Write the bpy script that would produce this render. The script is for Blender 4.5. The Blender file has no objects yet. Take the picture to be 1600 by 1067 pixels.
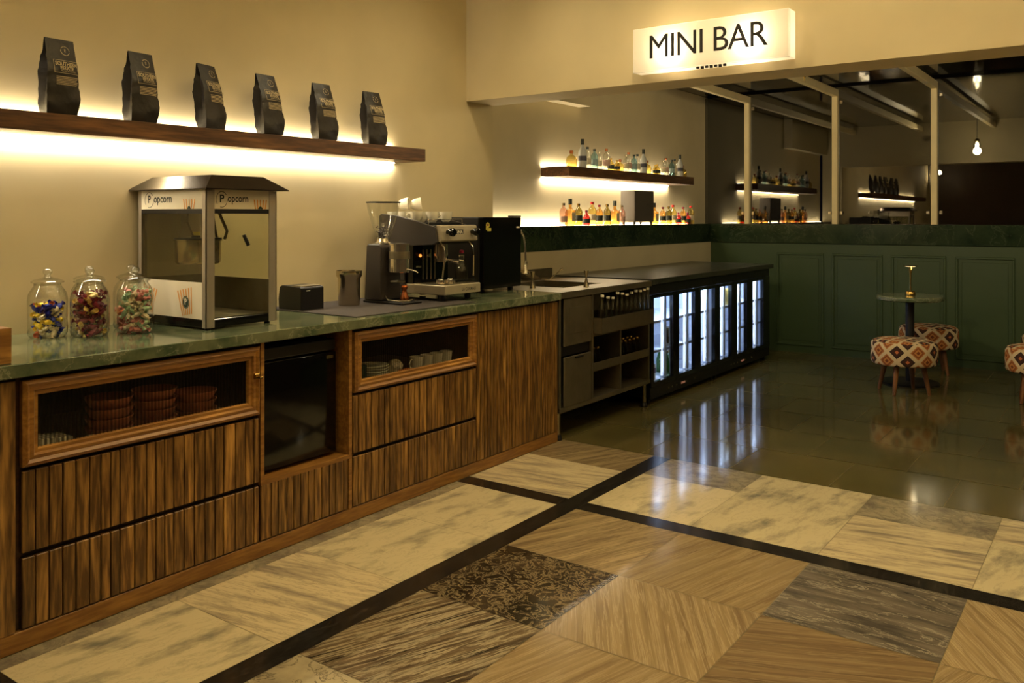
import bpy, bmesh, math, random
from mathutils import Vector, Matrix, noise
random.seed(7)
C = bpy.context.scene.collection
PI = math.pi
# ------------------------------------------------------------------ camera, world, exposure
cam_d = bpy.data.cameras.new('camera'); cam = bpy.data.objects.new('camera', cam_d); C.objects.link(cam)
cam.location = (0, 0, 1.42); cam.rotation_euler = (PI/2, 0, math.atan2(968, 1345))
cam_d.sensor_width = 36; cam_d.lens = 1345/1600*36
cam_d.shift_y = -(533.5-340)/1600; cam_d.clip_start = 0.05
sc = bpy.context.scene; sc.camera = cam
sc.view_settings.view_transform = 'Standard'; sc.view_settings.look = 'None'
sc.view_settings.gamma = 1; sc.view_settings.use_curve_mapping = False
sc.view_settings.exposure = 0.0
wd = bpy.data.worlds.new('world'); sc.world = wd; wd.use_nodes = True
wd.node_tree.nodes['Background'].inputs[0].default_value = (0.02, 0.02, 0.03, 1)
wd.node_tree.nodes['Background'].inputs[1].default_value = 0.35
WARM = (1.0, 0.83, 0.50); LEDC = (1.0, 0.86, 0.62)
def area(name, loc, rot, sx, sy, power, col, parent=None, spread=PI):
    d = bpy.data.lights.new(name, 'AREA'); d.shape = 'RECTANGLE'; d.size = sx; d.size_y = sy
    d.energy = power; d.color = col; d.spread = spread
    o = bpy.data.objects.new(name, d); C.objects.link(o); o.location = loc; o.rotation_euler = rot
    if parent: o.parent = parent; o.location = Vector(loc) - W[parent.name]
    return o
def spot(name, loc, power, col, angle, blend=0.8, parent=None, rot=(0, 0, 0), r=0.04):
    d = bpy.data.lights.new(name, 'SPOT'); d.energy = power; d.color = col; d.spot_size = angle; d.spot_blend = blend
    d.shadow_soft_size = r
    o = bpy.data.objects.new(name, d); C.objects.link(o); o.location = loc; o.rotation_euler = rot
    if parent: o.parent = parent; o.location = Vector(loc) - W[parent.name]
    return o
def point(name, loc, power, col, r=0.03, parent=None):
    d = bpy.data.lights.new(name, 'POINT'); d.energy = power; d.color = col; d.shadow_soft_size = r
    o = bpy.data.objects.new(name, d); C.objects.link(o); o.location = loc
    if parent: o.parent = parent; o.location = Vector(loc) - W[parent.name]
    return o
P_DOWN = 10.0; P_UP = 46.0; P_BAR = 17.0; P_FILL_SPOT = 17.5; P_LED_LONG = (12.0, 30.0); P_LED_BAR = (6.0, 14.0); P_LED_LEDGE = 9.0; P_FRIDGE = 2.0; P_SIGN = 2.3
# ------------------------------------------------------------------ helpers
W = {}
def lin(c):
    return tuple(((v/255)/12.92 if v/255 <= 0.04045 else ((v/255+0.055)/1.055)**2.4) for v in c)
class G:
    def __init__(s):
        s.bm = bmesh.new(); s.mi = 0; s.tint = 0.5
        s.tl = s.bm.loops.layers.float_color.new('tint')
    def _fin(s, faces, mi=None):
        for f in faces:
            f.material_index = s.mi if mi is None else mi
            for l in f.loops: l[s.tl] = (s.tint, s.tint, s.tint, 1)
    def box(s, x0, x1, y0, y1, z0, z1, bev=0, seg=1, M=None):
        n0 = set(s.bm.faces)
        r = bmesh.ops.create_cube(s.bm, size=1)
        m = Matrix.Translation(((x0+x1)/2, (y0+y1)/2, (z0+z1)/2)) @ Matrix.Diagonal((abs(x1-x0), abs(y1-y0), abs(z1-z0), 1))
        if M is not None: m = M @ m
        bmesh.ops.transform(s.bm, matrix=m, verts=r['verts'])
        if bev:
            es = list({e for v in r['verts'] for e in v.link_edges})
            bmesh.ops.bevel(s.bm, geom=es, offset=bev, segments=seg, affect='EDGES', profile=0.5)
        s._fin([f for f in s.bm.faces if f not in n0])
    def lathe(s, prof, c=(0, 0, 0), n=20, axis='z', caps=True, M=None):
        rings = []
        for r, z in prof:
            ring = []
            for i in range(n):
                a = 2*PI*i/n; x, y = r*math.cos(a), r*math.sin(a)
                p = {'z': (x, y, z), 'x': (z, x, y), 'y': (y, z, x)}[axis]
                p = Vector(p)
                if M is not None: p = M @ p
                ring.append(s.bm.verts.new(p + Vector(c)))
            rings.append(ring)
        fs = []
        for a, b in zip(rings, rings[1:]):
            for i in range(n):
                try: fs.append(s.bm.faces.new((a[i], a[(i+1) % n], b[(i+1) % n], b[i])))
                except ValueError: pass
        if caps:
            if prof[0][0] > 1e-5: fs.append(s.bm.faces.new(rings[0][::-1]))
            if prof[-1][0] > 1e-5: fs.append(s.bm.faces.new(rings[-1]))
        s._fin(fs)
    def cyl(s, x, y, z0, z1, r, r2=None, n=20):
        s.lathe([(r, z0), (r if r2 is None else r2, z1)], (x, y, 0), n)
    def tube(s, pts, r, n=8, caps=True):
        pts = [Vector(p) for p in pts]; rings = []
        up = Vector((0, 0, 1))
        rr = r if isinstance(r, (list, tuple)) else [r]*len(pts)
        for i, p in enumerate(pts):
            d = (pts[min(i+1, len(pts)-1)] - pts[max(i-1, 0)]).normalized()
            a = d.cross(up)
            if a.length < 0.05: a = d.cross(Vector((1, 0, 0)))
            a.normalize(); b = d.cross(a).normalized()
            rings.append([s.bm.verts.new(p + (a*math.cos(2*PI*k/n) + b*math.sin(2*PI*k/n))*rr[i]) for k in range(n)])
        fs = []
        for A, B in zip(rings, rings[1:]):
            for k in range(n): fs.append(s.bm.faces.new((A[k], A[(k+1) % n], B[(k+1) % n], B[k])))
        if caps: fs.append(s.bm.faces.new(rings[0][::-1])); fs.append(s.bm.faces.new(rings[-1]))
        s._fin(fs)
    def prism(s, poly, axis, a0, a1, bev=0):
        # poly in the two other axes: axis y -> (x,z); x -> (y,z); z -> (x,y)
        def P(u, v, w): return {'y': (u, w, v), 'x': (w, u, v), 'z': (u, v, w)}[axis]
        A = [s.bm.verts.new(P(u, v, a0)) for u, v in poly]; B = [s.bm.verts.new(P(u, v, a1)) for u, v in poly]
        fs = [s.bm.faces.new(A), s.bm.faces.new(B[::-1])]
        n = len(poly)
        for i in range(n): fs.append(s.bm.faces.new((A[i], B[i], B[(i+1) % n], A[(i+1) % n])))
        if bev:
            n0 = set(s.bm.faces) - set(fs)
            bmesh.ops.recalc_face_normals(s.bm, faces=fs)
            bmesh.ops.bevel(s.bm, geom=list({e for f in fs for e in f.edges}), offset=bev, segments=1, affect='EDGES')
            fs = [f for f in s.bm.faces if f not in n0]
        s._fin(fs)
    def quad(s, pts):
        s._fin([s.bm.faces.new([s.bm.verts.new(p) for p in pts])])
    def ico(s, c, r, sub=1, sc3=(1, 1, 1)):
        n0 = set(s.bm.faces)
        q = bmesh.ops.create_icosphere(s.bm, subdivisions=sub, radius=r)
        bmesh.ops.transform(s.bm, matrix=Matrix.Translation(c) @ Matrix.Diagonal((*sc3, 1)), verts=q['verts'])
        s._fin([f for f in s.bm.faces if f not in n0])
    def text(s, body, size, fn, extrude=0.0, align='CENTER', off=0.0, sx=1.0, spacing=1.0):
        cu = bpy.data.curves.new('t', 'FONT'); cu.body = body; cu.size = size; cu.extrude = extrude
        cu.align_x = align; cu.align_y = 'CENTER'; cu.offset = off; cu.resolution_u = 3; cu.space_character = spacing
        o = bpy.data.objects.new('t', cu); C.objects.link(o)
        dg = bpy.context.evaluated_depsgraph_get(); me = bpy.data.meshes.new_from_object(o.evaluated_get(dg))
        vs = [s.bm.verts.new(fn(v.co.x*sx, v.co.y, v.co.z)) for v in me.vertices]; fs = []
        for p in me.polygons:
            try: fs.append(s.bm.faces.new([vs[i] for i in p.vertices]))
            except ValueError: pass
        s._fin(fs)
        bpy.data.objects.remove(o); bpy.data.curves.remove(cu); bpy.data.meshes.remove(me)
    def build(s, name, mats, parent=None, loc=None, smooth=None, recalc=True):
        if recalc: bmesh.ops.recalc_face_normals(s.bm, faces=s.bm.faces[:])
        me = bpy.data.meshes.new(name); s.bm.to_mesh(me); s.bm.free()
        if not isinstance(mats, (list, tuple)): mats = [mats]
        for m in mats: me.materials.append(m)
        o = bpy.data.objects.new(name, me); C.objects.link(o)
        if parent is not None:
            w = W[parent.name]; me.transform(Matrix.Translation(-w)); o.parent = parent; W[o.name] = w
        else:
            w = Vector(loc) if loc is not None else Vector((0, 0, 0))
            me.transform(Matrix.Translation(-w)); o.location = w; W[o.name] = w
        if smooth is not None:
            for p in me.polygons: p.use_smooth = True
            me.set_sharp_from_angle(angle=math.radians(smooth))
        return o
def thing(name, label, cat, loc=(0, 0, 0), group=None):
    o = bpy.data.objects.new(name, None); C.objects.link(o); o.location = loc; o.empty_display_size = 0.05
    W[o.name] = Vector(loc); return tag(o, label, cat, group)
def tag(o, label, cat, group=None):
    o['label'] = label; o['category'] = cat
    if group: o['group'] = group
    return o
def struct(o): o['kind'] = 'structure'; return o
def copy_tree(o, parent=None):
    c = o.copy(); C.objects.link(c); c.parent = parent
    W[c.name] = W.get(o.name, Vector((0, 0, 0)))
    for ch in list(o.children): copy_tree(ch, c)
    return c
# ------------------------------------------------------------------ materials
def newmat(name):
    m = bpy.data.materials.new(name); m.use_nodes = True; nt = m.node_tree
    return m, nt, nt.nodes, nt.links, nt.nodes['Principled BSDF']
def mat(name, rgb, rough=0.5, metal=0.0, var=0.12, scale=8.0, bump=0.0, bscale=60, spec=0.5, coat=0.0, alpha=1.0, srgb=True, stretch=(1, 1, 1)):
    m, nt, N, L, b = newmat(name); c = lin(rgb) if srgb else rgb
    tc = N.new('ShaderNodeTexCoord'); mp = N.new('ShaderNodeMapping'); mp.inputs['Scale'].default_value = stretch
    L.new(tc.outputs['Object'], mp.inputs['Vector'])
    nz = N.new('ShaderNodeTexNoise'); nz.inputs['Scale'].default_value = scale; nz.inputs['Detail'].default_value = 4
    L.new(mp.outputs[0], nz.inputs['Vector'])
    r = N.new('ShaderNodeValToRGB'); r.color_ramp.elements[0].position = 0.3; r.color_ramp.elements[1].position = 0.7
    r.color_ramp.elements[0].color = (*[v*(1-var) for v in c], 1); r.color_ramp.elements[1].color = (*[min(1, v*(1+var)) for v in c], 1)
    L.new(nz.outputs['Fac'], r.inputs['Fac']); L.new(r.outputs[0], b.inputs['Base Color'])
    b.inputs['Roughness'].default_value = rough; b.inputs['Metallic'].default_value = metal
    b.inputs['Specular IOR Level'].default_value = spec; b.inputs['Coat Weight'].default_value = coat
    if bump:
        n2 = N.new('ShaderNodeTexNoise'); n2.inputs['Scale'].default_value = bscale; n2.inputs['Detail'].default_value = 3
        L.new(mp.outputs[0], n2.inputs['Vector'])
        bp = N.new('ShaderNodeBump'); bp.inputs['Strength'].default_value = bump; bp.inputs['Distance'].default_value = 0.01
        L.new(n2.outputs['Fac'], bp.inputs['Height']); L.new(bp.outputs[0], b.inputs['Normal'])
    return m
def emis(name, col, strength):
    m, nt, N, L, b = newmat(name)
    b.inputs['Base Color'].default_value = (0.8, 0.8, 0.8, 1)
    b.inputs['Emission Color'].default_value = (*col, 1); b.inputs['Emission Strength'].default_value = strength
    return m
def glass(name, tint=(1, 1, 1), refl=1.0, rough=0.02, minr=0.0, ribs=None, ior=1.5, edge=0.0):
    """thin clear pane: tinted transparency with a fresnel reflection"""
    m, nt, N, L, b = newmat(name); N.remove(b)
    out = [n for n in N if n.type == 'OUTPUT_MATERIAL'][0]
    t = N.new('ShaderNodeBsdfTransparent'); t.inputs[0].default_value = (*tint, 1)
    g = N.new('ShaderNodeBsdfGlossy'); g.inputs['Roughness'].default_value = rough; g.inputs[0].default_value = (1, 1, 1, 1)
    fr = N.new('ShaderNodeLayerWeight'); fr.inputs['Blend'].default_value = 0.5
    pw5 = N.new('ShaderNodeMath'); pw5.operation = 'POWER'; pw5.inputs[1].default_value = 5; L.new(fr.outputs['Facing'], pw5.inputs[0])
    sch = N.new('ShaderNodeMath'); sch.operation = 'MULTIPLY_ADD'; sch.inputs[1].default_value = 0.8; sch.inputs[2].default_value = 0.045; L.new(pw5.outputs[0], sch.inputs[0])
    ma = N.new('ShaderNodeMath'); ma.operation = 'MULTIPLY_ADD'; ma.inputs[1].default_value = refl; ma.inputs[2].default_value = minr
    ma.use_clamp = True
    mx = N.new('ShaderNodeMixShader')
    L.new(sch.outputs[0], ma.inputs[0]); L.new(ma.outputs[0], mx.inputs[0]); L.new(t.outputs[0], mx.inputs[1]); L.new(g.outputs[0], mx.inputs[2])
    if edge:
        p3 = N.new('ShaderNodeMath'); p3.operation = 'POWER'; p3.inputs[1].default_value = 2.6; L.new(fr.outputs['Facing'], p3.inputs[0])
        me_ = N.new('ShaderNodeMix'); me_.data_type = 'RGBA'; me_.inputs['A'].default_value = (*tint, 1); me_.inputs['B'].default_value = (*[v*v*(1-edge) for v in tint], 1)
        L.new(p3.outputs[0], me_.inputs['Factor']); L.new(me_.outputs['Result'], t.inputs[0])
    if ribs:
        tc = N.new('ShaderNodeTexCoord'); wv = N.new('ShaderNodeTexWave'); wv.bands_direction = 'Y'; wv.inputs['Scale'].default_value = ribs
        L.new(tc.outputs['Object'], wv.inputs['Vector'])
        cr = N.new('ShaderNodeValToRGB'); cr.color_ramp.elements[0].color = (*[v*0.62 for v in tint], 1); cr.color_ramp.elements[1].color = (*tint, 1)
        cr.color_ramp.elements[1].position = 0.7
        L.new(wv.outputs['Fac'], cr.inputs[0]); L.new(cr.outputs[0], t.inputs[0])
        bp = N.new('ShaderNodeBump'); bp.inputs['Strength'].default_value = 1; bp.inputs['Distance'].default_value = 0.004
        L.new(wv.outputs['Fac'], bp.inputs['Height']); L.new(bp.outputs[0], g.inputs['Normal'])
    L.new(mx.outputs[0], out.inputs['Surface'])
    return m
def wood(name, dark, light, grain='z', scale=1.0, rough=0.38, tintamt=0.55, knots=True):
    m, nt, N, L, b = newmat(name)
    tc = N.new('ShaderNodeTexCoord'); at = N.new('ShaderNodeAttribute'); at.attribute_name = 'tint'
    mp = N.new('ShaderNodeMapping')
    s = {'z': (16, 16, 1.6), 'y': (16, 1.6, 16), 'x': (1.6, 16, 16)}[grain]
    mp.inputs['Scale'].default_value = tuple(v*scale for v in s)
    ad = N.new('ShaderNodeVectorMath'); ad.operation = 'MULTIPLY_ADD'
    L.new(at.outputs['Color'], ad.inputs[0]); ad.inputs[1].default_value = (31, 17, 43); L.new(tc.outputs['Object'], ad.inputs[2])
    L.new(ad.outputs[0], mp.inputs['Vector'])
    n1 = N.new('ShaderNodeTexNoise'); n1.inputs['Scale'].default_value = 1.0; n1.inputs['Detail'].default_value = 6; n1.inputs['Distortion'].default_value = 1.2 if knots else 0.3
    L.new(mp.outputs[0], n1.inputs['Vector'])
    mu = N.new('ShaderNodeMath'); mu.operation = 'MULTIPLY'; mu.inputs[1].default_value = 9; L.new(n1.outputs['Fac'], mu.inputs[0])
    si = N.new('ShaderNodeMath'); si.operation = 'SINE'; L.new(mu.outputs[0], si.inputs[0])
    n2 = N.new('ShaderNodeTexNoise'); n2.inputs['Scale'].default_value = 5.0; n2.inputs['Detail'].default_value = 5; L.new(mp.outputs[0], n2.inputs['Vector'])
    a2 = N.new('ShaderNodeMath'); a2.operation = 'MULTIPLY_ADD'; a2.inputs[1].default_value = 0.28; L.new(si.outputs[0], a2.inputs[0]); L.new(n2.outputs['Fac'], a2.inputs[2])
    r = N.new('ShaderNodeValToRGB'); r.color_ramp.elements[0].position = 0.15; r.color_ramp.elements[1].position = 0.85
    r.color_ramp.elements[0].color = (*lin(dark), 1); r.color_ramp.elements[1].color = (*lin(light), 1)
    L.new(a2.outputs[0], r.inputs[0])
    tv = N.new('ShaderNodeMapRange'); tv.inputs['To Min'].default_value = 1-tintamt*0.62; tv.inputs['To Max'].default_value = 1+tintamt*0.62
    L.new(at.outputs['Fac'], tv.inputs['Value'])
    vm = N.new('ShaderNodeVectorMath'); vm.operation = 'SCALE'; L.new(r.outputs[0], vm.inputs[0]); L.new(tv.outputs[0], vm.inputs['Scale'])
    L.new(vm.outputs[0], b.inputs['Base Color']); b.inputs['Roughness'].default_value = rough
    bp = N.new('ShaderNodeBump'); bp.inputs['Strength'].default_value = 0.15; bp.inputs['Distance'].default_value = 0.003
    L.new(a2.outputs[0], bp.inputs['Height']); L.new(bp.outputs[0], b.inputs['Normal'])
    return m
def stone(name, base, vein, scale=3.0, amt=0.5, width=0.06, stretch=(1, 1, 1), rot=0.0, rough=0.12, dist=1.5, blotch=None, bscale=2.5, bumpy=0.0, detail=8, seed=(0, 0, 0), blo=(0.45, 0.7)):
    """polished stone: drifting veins over mottled ground, optional big blotches of a third colour"""
    m, nt, N, L, b = newmat(name)
    tc = N.new('ShaderNodeTexCoord'); m1 = N.new('ShaderNodeMapping'); m1.inputs['Rotation'].default_value = (0, 0, rot); m1.inputs['Location'].default_value = seed
    mp = N.new('ShaderNodeMapping'); mp.inputs['Scale'].default_value = stretch
    L.new(tc.outputs['Object'], m1.inputs['Vector']); L.new(m1.outputs[0], mp.inputs['Vector'])
    n1 = N.new('ShaderNodeTexNoise'); n1.inputs['Scale'].default_value = scale; n1.inputs['Detail'].default_value = detail; n1.inputs['Distortion'].default_value = dist
    n1.inputs['Roughness'].default_value = 0.68
    L.new(mp.outputs[0], n1.inputs['Vector'])
    sb = N.new('ShaderNodeMath'); sb.operation = 'SUBTRACT'; sb.inputs[1].default_value = 0.5; L.new(n1.outputs['Fac'], sb.inputs[0])
    ab = N.new('ShaderNodeMath'); ab.operation = 'ABSOLUTE'; L.new(sb.outputs[0], ab.inputs[0])
    mr = N.new('ShaderNodeMapRange'); mr.inputs['From Min'].default_value = 0; mr.inputs['From Max'].default_value = width
    mr.inputs['To Min'].default_value = amt; mr.inputs['To Max'].default_value = 0; L.new(ab.outputs[0], mr.inputs['Value'])
    n2 = N.new('ShaderNodeTexNoise'); n2.inputs['Scale'].default_value = bscale; n2.inputs['Detail'].default_value = 6; n2.inputs['Roughness'].default_value = 0.62; L.new(mp.outputs[0], n2.inputs['Vector'])
    r2 = N.new('ShaderNodeMapRange'); r2.inputs['From Min'].default_value = blo[0]; r2.inputs['From Max'].default_value = blo[1]; L.new(n2.outputs['Fac'], r2.inputs['Value'])
    mA = N.new('ShaderNodeMix'); mA.data_type = 'RGBA'; mA.inputs['A'].default_value = (*lin(base), 1); mA.inputs['B'].default_value = (*lin(blotch or base), 1)
    L.new(r2.outputs[0], mA.inputs['Factor'])
    mB = N.new('ShaderNodeMix'); mB.data_type = 'RGBA'; mB.inputs['B'].default_value = (*lin(vein), 1)
    L.new(mr.outputs[0], mB.inputs['Factor']); L.new(mA.outputs['Result'], mB.inputs['A'])
    at = N.new('ShaderNodeAttribute'); at.attribute_name = 'tint'
    tv = N.new('ShaderNodeMapRange'); tv.inputs['To Min'].default_value = 0.72; tv.inputs['To Max'].default_value = 1.28; L.new(at.outputs['Fac'], tv.inputs['Value'])
    vm = N.new('ShaderNodeVectorMath'); vm.operation = 'SCALE'; L.new(mB.outputs['Result'], vm.inputs[0]); L.new(tv.outputs[0], vm.inputs['Scale'])
    L.new(vm.outputs[0], b.inputs['Base Color'])
    b.inputs['Roughness'].default_value = rough
    if bumpy:
        bp = N.new('ShaderNodeBump'); bp.inputs['Strength'].default_value = bumpy; bp.inputs['Distance'].default_value = 0.02
        n3 = N.new('ShaderNodeTexNoise'); n3.inputs['Scale'].default_value = 2.2; L.new(tc.outputs['Object'], n3.inputs['Vector'])
        L.new(n3.outputs['Fac'], bp.inputs['Height']); L.new(bp.outputs[0], b.inputs['Normal'])
    return m
M = {}
M['plaster'] = mat('limewash_plaster', (212, 197, 158), 0.72, var=0.10, scale=1.3, bump=0.12, bscale=5)
M['ceil'] = mat('ceiling_paint', (200, 190, 165), 0.85, var=0.03)
M['back_panel'] = mat('dark_oak_panelling', (70, 50, 32), .5, var=.15, scale=3, stretch=(6, 6, .6))
M['teak'] = wood('teak_vertical', (84, 56, 24), (200, 150, 76), 'z')
M['teak_h'] = wood('teak_horizontal', (128, 86, 38), (196, 144, 70), 'y', tintamt=0.3, knots=False)
M['teak_dark'] = wood('teak_shadow_board', (50, 30, 14), (86, 54, 26), 'y', tintamt=0.2, knots=False)
M['walnut'] = wood('walnut_shelf', (74, 46, 24), (142, 96, 54), 'y', tintamt=0.2, knots=False, rough=0.45)
M['green_marble'] = stone('green_marble', (112, 116, 88), (184, 178, 146), scale=5.0, amt=0.35, width=0.02, dist=1.0, blotch=(52, 72, 50), bscale=5, rough=0.1, blo=(0.38, 0.66))
M['green_marble_d'] = stone('green_marble_dark', (46, 60, 40), (112, 120, 92), scale=3.0, amt=0.3, width=0.012, dist=1.4, blotch=(18, 34, 24), bscale=4, rough=0.14)
M['worktop'] = stone('dark_worktop', (52, 52, 42), (84, 84, 68), scale=8, amt=0.3, width=0.05, blotch=(38, 38, 30), bscale=12, rough=0.25)
M['green_paint'] = mat('green_panel_paint', (58, 75, 44), 0.42, var=0.05, scale=2)
M['grout'] = mat('floor_grout', (120, 108, 72), 0.6)
M['black_stone'] = stone('black_stone_band', (30, 27, 24), (84, 76, 66), scale=7, amt=0.5, width=0.02, stretch=(2, .6, 1), rough=0.16)
wk = dict(rough=0.13, bumpy=0.035)
M['fl_white_a'] = stone('white_marble_flecked', (206, 190, 150), (136, 128, 108), scale=7, amt=0.3, width=0.02, stretch=(0.8, 2.0, 1), rot=1.75, dist=.8, blotch=(126, 120, 102), bscale=4.2, blo=(0.5, 0.70), **wk)
M['fl_white_b'] = stone('white_marble_streaked', (204, 186, 146), (116, 104, 92), scale=5.5, amt=0.45, width=0.03, stretch=(0.6, 4.5, 1), rot=2.95, dist=0.5, blotch=(134, 122, 104), bscale=3.2, blo=(0.48, 0.66), **wk)
M['fl_grey'] = stone('grey_marble_mottled', (158, 146, 118), (96, 88, 76), scale=8, amt=0.5, width=0.05, dist=.8, blotch=(112, 102, 88), bscale=6, seed=(3, 1, 0), **wk)
M['fl_stripe'] = stone('dark_striped_marble', (116, 98, 72), (190, 174, 138), scale=4.2, amt=0.75, width=0.045, stretch=(0.45, 6, 1), rot=1.95, dist=0.7, blotch=(62, 50, 38), bscale=4.5, blo=(.42, .6), **wk)
M['fl_stripe_tan'] = stone('tan_striped_marble', (166, 144, 104), (88, 74, 54), scale=3.6, amt=0.6, width=0.035, stretch=(0.4, 6, 1), rot=2.0, dist=0.6, blotch=(124, 104, 76), bscale=3.6, seed=(1, 2, 0), blo=(.42, .65), **wk)
M['fl_tan_a'] = stone('tan_travertine_diagonal', (150, 128, 90), (186, 166, 126), scale=5.0, amt=0.4, width=0.04, stretch=(0.3, 8, 1), rot=1.85, dist=0.35, blotch=(122, 100, 70), bscale=4, seed=(0, 4, 0), blo=(.4, .68), **wk)
M['fl_tan_b'] = stone('tan_travertine_upright', (156, 134, 96), (196, 176, 136), scale=5.0, amt=0.45, width=0.04, stretch=(0.3, 8, 1), rot=1.02, dist=0.35, blotch=(126, 104, 74), bscale=4, seed=(2, 0, 0), blo=(.4, .68), **wk)
M['fl_tan_c'] = stone('brown_travertine_level', (132, 110, 78), (172, 152, 112), scale=4.5, amt=0.35, width=0.035, stretch=(0.3, 7, 1), rot=2.72, dist=0.4, blotch=(100, 80, 56), bscale=4, seed=(5, 0, 0), blo=(.4, .66), **wk)
M['fl_emp'] = stone('dark_brown_marble', (70, 58, 42), (168, 148, 108), scale=16, amt=0.6, width=0.035, dist=1.2, blotch=(34, 28, 20), bscale=6, blo=(.38, .56), **wk)
M['fl_slate'] = stone('grey_purple_marble', (112, 102, 88), (180, 168, 144), scale=3.4, amt=0.65, width=0.014, stretch=(0.7, 3.2, 1), rot=0.05, dist=.9, blotch=(74, 68, 60), bscale=5, seed=(7, 3, 0), blo=(.4, .62), **wk)
M['fl_breccia'] = stone('swirled_marble', (186, 170, 134), (52, 44, 34), scale=6, amt=0.85, width=0.022, dist=2.4, blotch=(140, 126, 100), bscale=4, **wk)
M['fl_green'] = stone('olive_kota_stone', (100, 88, 50), (124, 112, 68), scale=2.0, amt=0.15, width=0.05, blotch=(78, 74, 42), bscale=1.6, rough=0.1, bumpy=0.03, blo=(0.35, 0.7))
M['black'] = mat('black_plastic', (17, 15, 14), 0.4, var=0.15)
M['black_gloss'] = mat('black_gloss', (10, 9, 9), 0.12, var=0.1)
M['black_metal'] = mat('black_powdercoat', (24, 22, 20), 0.45, var=0.1)
M['grinder'] = mat('dark_bronze_paint', (44, 38, 32), 0.45, var=0.08)
M['steel'] = mat('brushed_steel', (206, 194, 166), 0.2, 1.0, var=0.08, scale=20, stretch=(1, 1, 8))
M['steel_d'] = mat('dull_station_steel', (138, 128, 104), 0.4, 0.85, var=0.1, scale=14)
M['chrome'] = mat('chrome', (232, 222, 202), 0.14, 0.92, var=0.03)
M['alu'] = mat('aluminium_post', (176, 166, 150), 0.42, 0.7, var=0.05, scale=10)
M['silver'] = mat('champagne_paint', (176, 164, 138), 0.4, 0.4, var=0.05)
M['brass'] = mat('brass', (196, 160, 84), 0.25, 1.0, var=0.06)
M['copper'] = mat('copper', (176, 104, 62), 0.3, 1.0, var=0.08)
M['cream_metal'] = mat('cream_painted_frame', (246, 226, 174), 0.5, var=0.04)
M['white'] = mat('white_ceramic', (230, 222, 200), 0.25, var=0.03)
M['white_plate'] = mat('white_printed_panel', (224, 214, 190), 0.35, var=0.04)
M['orange_print'] = mat('orange_print', (220, 150, 66), 0.4, var=0.05)
M['green_print'] = mat('dark_green_print', (16, 48, 34), 0.4, var=0.05)
M['ink'] = mat('dark_ink', (38, 42, 34), 0.5, var=0.05)
M['yellow_note'] = mat('yellow_note_paper', (214, 196, 78), 0.7, var=0.05)
M['bag'] = mat('matt_black_foil', (34, 29, 25), 0.42, var=0.15, scale=20, bump=0.35, bscale=24)
M['bagprint'] = mat('cream_bag_print', (196, 178, 140), 0.6, var=0.05)
M['matcloth'] = mat('dark_bar_mat', (58, 50, 46), 0.85, var=0.15, scale=90, bump=0.5, bscale=300)
M['terracotta'] = mat('terracotta_glaze', (176, 104, 78), 0.45, var=0.08)
M['paper'] = mat('cream_paper', (210, 198, 168), 0.8, var=0.05)
M['bean'] = mat('roasted_coffee_bean', (48, 28, 18), 0.4, var=0.3, scale=60)
M['fridge_in'] = mat('white_fridge_liner', (214, 220, 232), 0.45, var=0.03)
M['stool_leg'] = wood('beech_leg', (96, 60, 32), (150, 100, 56), 'z', tintamt=0.2, knots=False)
M['outside'] = mat('night_terrace_wall', (44, 40, 34), 0.8, var=0.2, scale=2)
M['sign_dark'] = mat('sign_lettering', (26, 22, 18), 0.5, var=0.05)
M['led'] = emis('led_strip_light', LEDC, 22)
M['led_cool'] = emis('cool_led_strip', (0.72, 0.82, 1.0), 1.6)
M['bulb'] = emis('warm_bulb', (1, 0.74, 0.38), 60)
M['lampshine'] = emis('table_lamp_glow', (1, 0.72, 0.34), 2.5)
M['amber_led'] = emis('orange_indicator', (1, 0.25, 0.03), 1.6)
M['red_digit'] = emis('red_display', (1, 0.05, 0.05), .12)
M['downlight'] = emis('downlight_lens', (1, 0.78, 0.45), 8)
M['clear'] = glass('clear_glass', (0.93, 0.94, 0.92), refl=1.6, edge=.5)
M['jar'] = glass('jar_glass', (0.94, 0.95, 0.93), refl=1.8, edge=.45)
M['pane'] = glass('machine_pane', (0.90, 0.90, 0.84), refl=0.8)
M['fpane'] = glass('fridge_pane', (0.88, 0.9, 0.92), refl=0.8)
M['reeded'] = glass('reeded_glass', (1, 1, .96), refl=0.6, rough=0.15, ribs=22)
M['window'] = glass('dark_window_glass', (0.55, 0.53, 0.45), refl=2.0, rough=0.0, minr=0.05)
M['canopy'] = glass('canopy_glass', (0.5, 0.48, 0.42), refl=1.3, rough=0.06, minr=0.0)
def tg(n, c): M[n] = glass(n, c, refl=1.4, rough=0.03, edge=.4)
M['g_frost'] = mat('frosted_glass', (196, 196, 190), .45, var=.05); tg('g_blue', (0.55, 0.72, 0.76)); tg('g_amber', (0.86, 0.62, 0.30)); tg('g_gold', (0.86, 0.76, 0.42))
tg('g_olive', (0.55, 0.48, 0.22)); tg('g_red', (0.66, 0.16, 0.16)); tg('g_pink', (0.9, 0.68, 0.6)); tg('g_green', (0.36, 0.6, 0.3))
m, nt, N, L, b = newmat('sign_acrylic'); M['acrylic'] = m
tr = N.new('ShaderNodeBsdfTranslucent'); tr.inputs[0].default_value = (0.92, 0.88, 0.8, 1); mx = N.new('ShaderNodeMixShader'); mx.inputs[0].default_value = 0.62
b.inputs['Base Color'].default_value = (0.8, 0.76, 0.66, 1); b.inputs['Roughness'].default_value = 0.35
out = [n for n in N if n.type == 'OUTPUT_MATERIAL'][0]
L.new(b.outputs[0], mx.inputs[1]); L.new(tr.outputs[0], mx.inputs[2]); L.new(mx.outputs[0], out.inputs['Surface'])
def candy(n, rgb): M[n] = mat('wrapper_'+n, rgb, 0.3, 0.2, var=0.25, scale=70)
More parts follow.
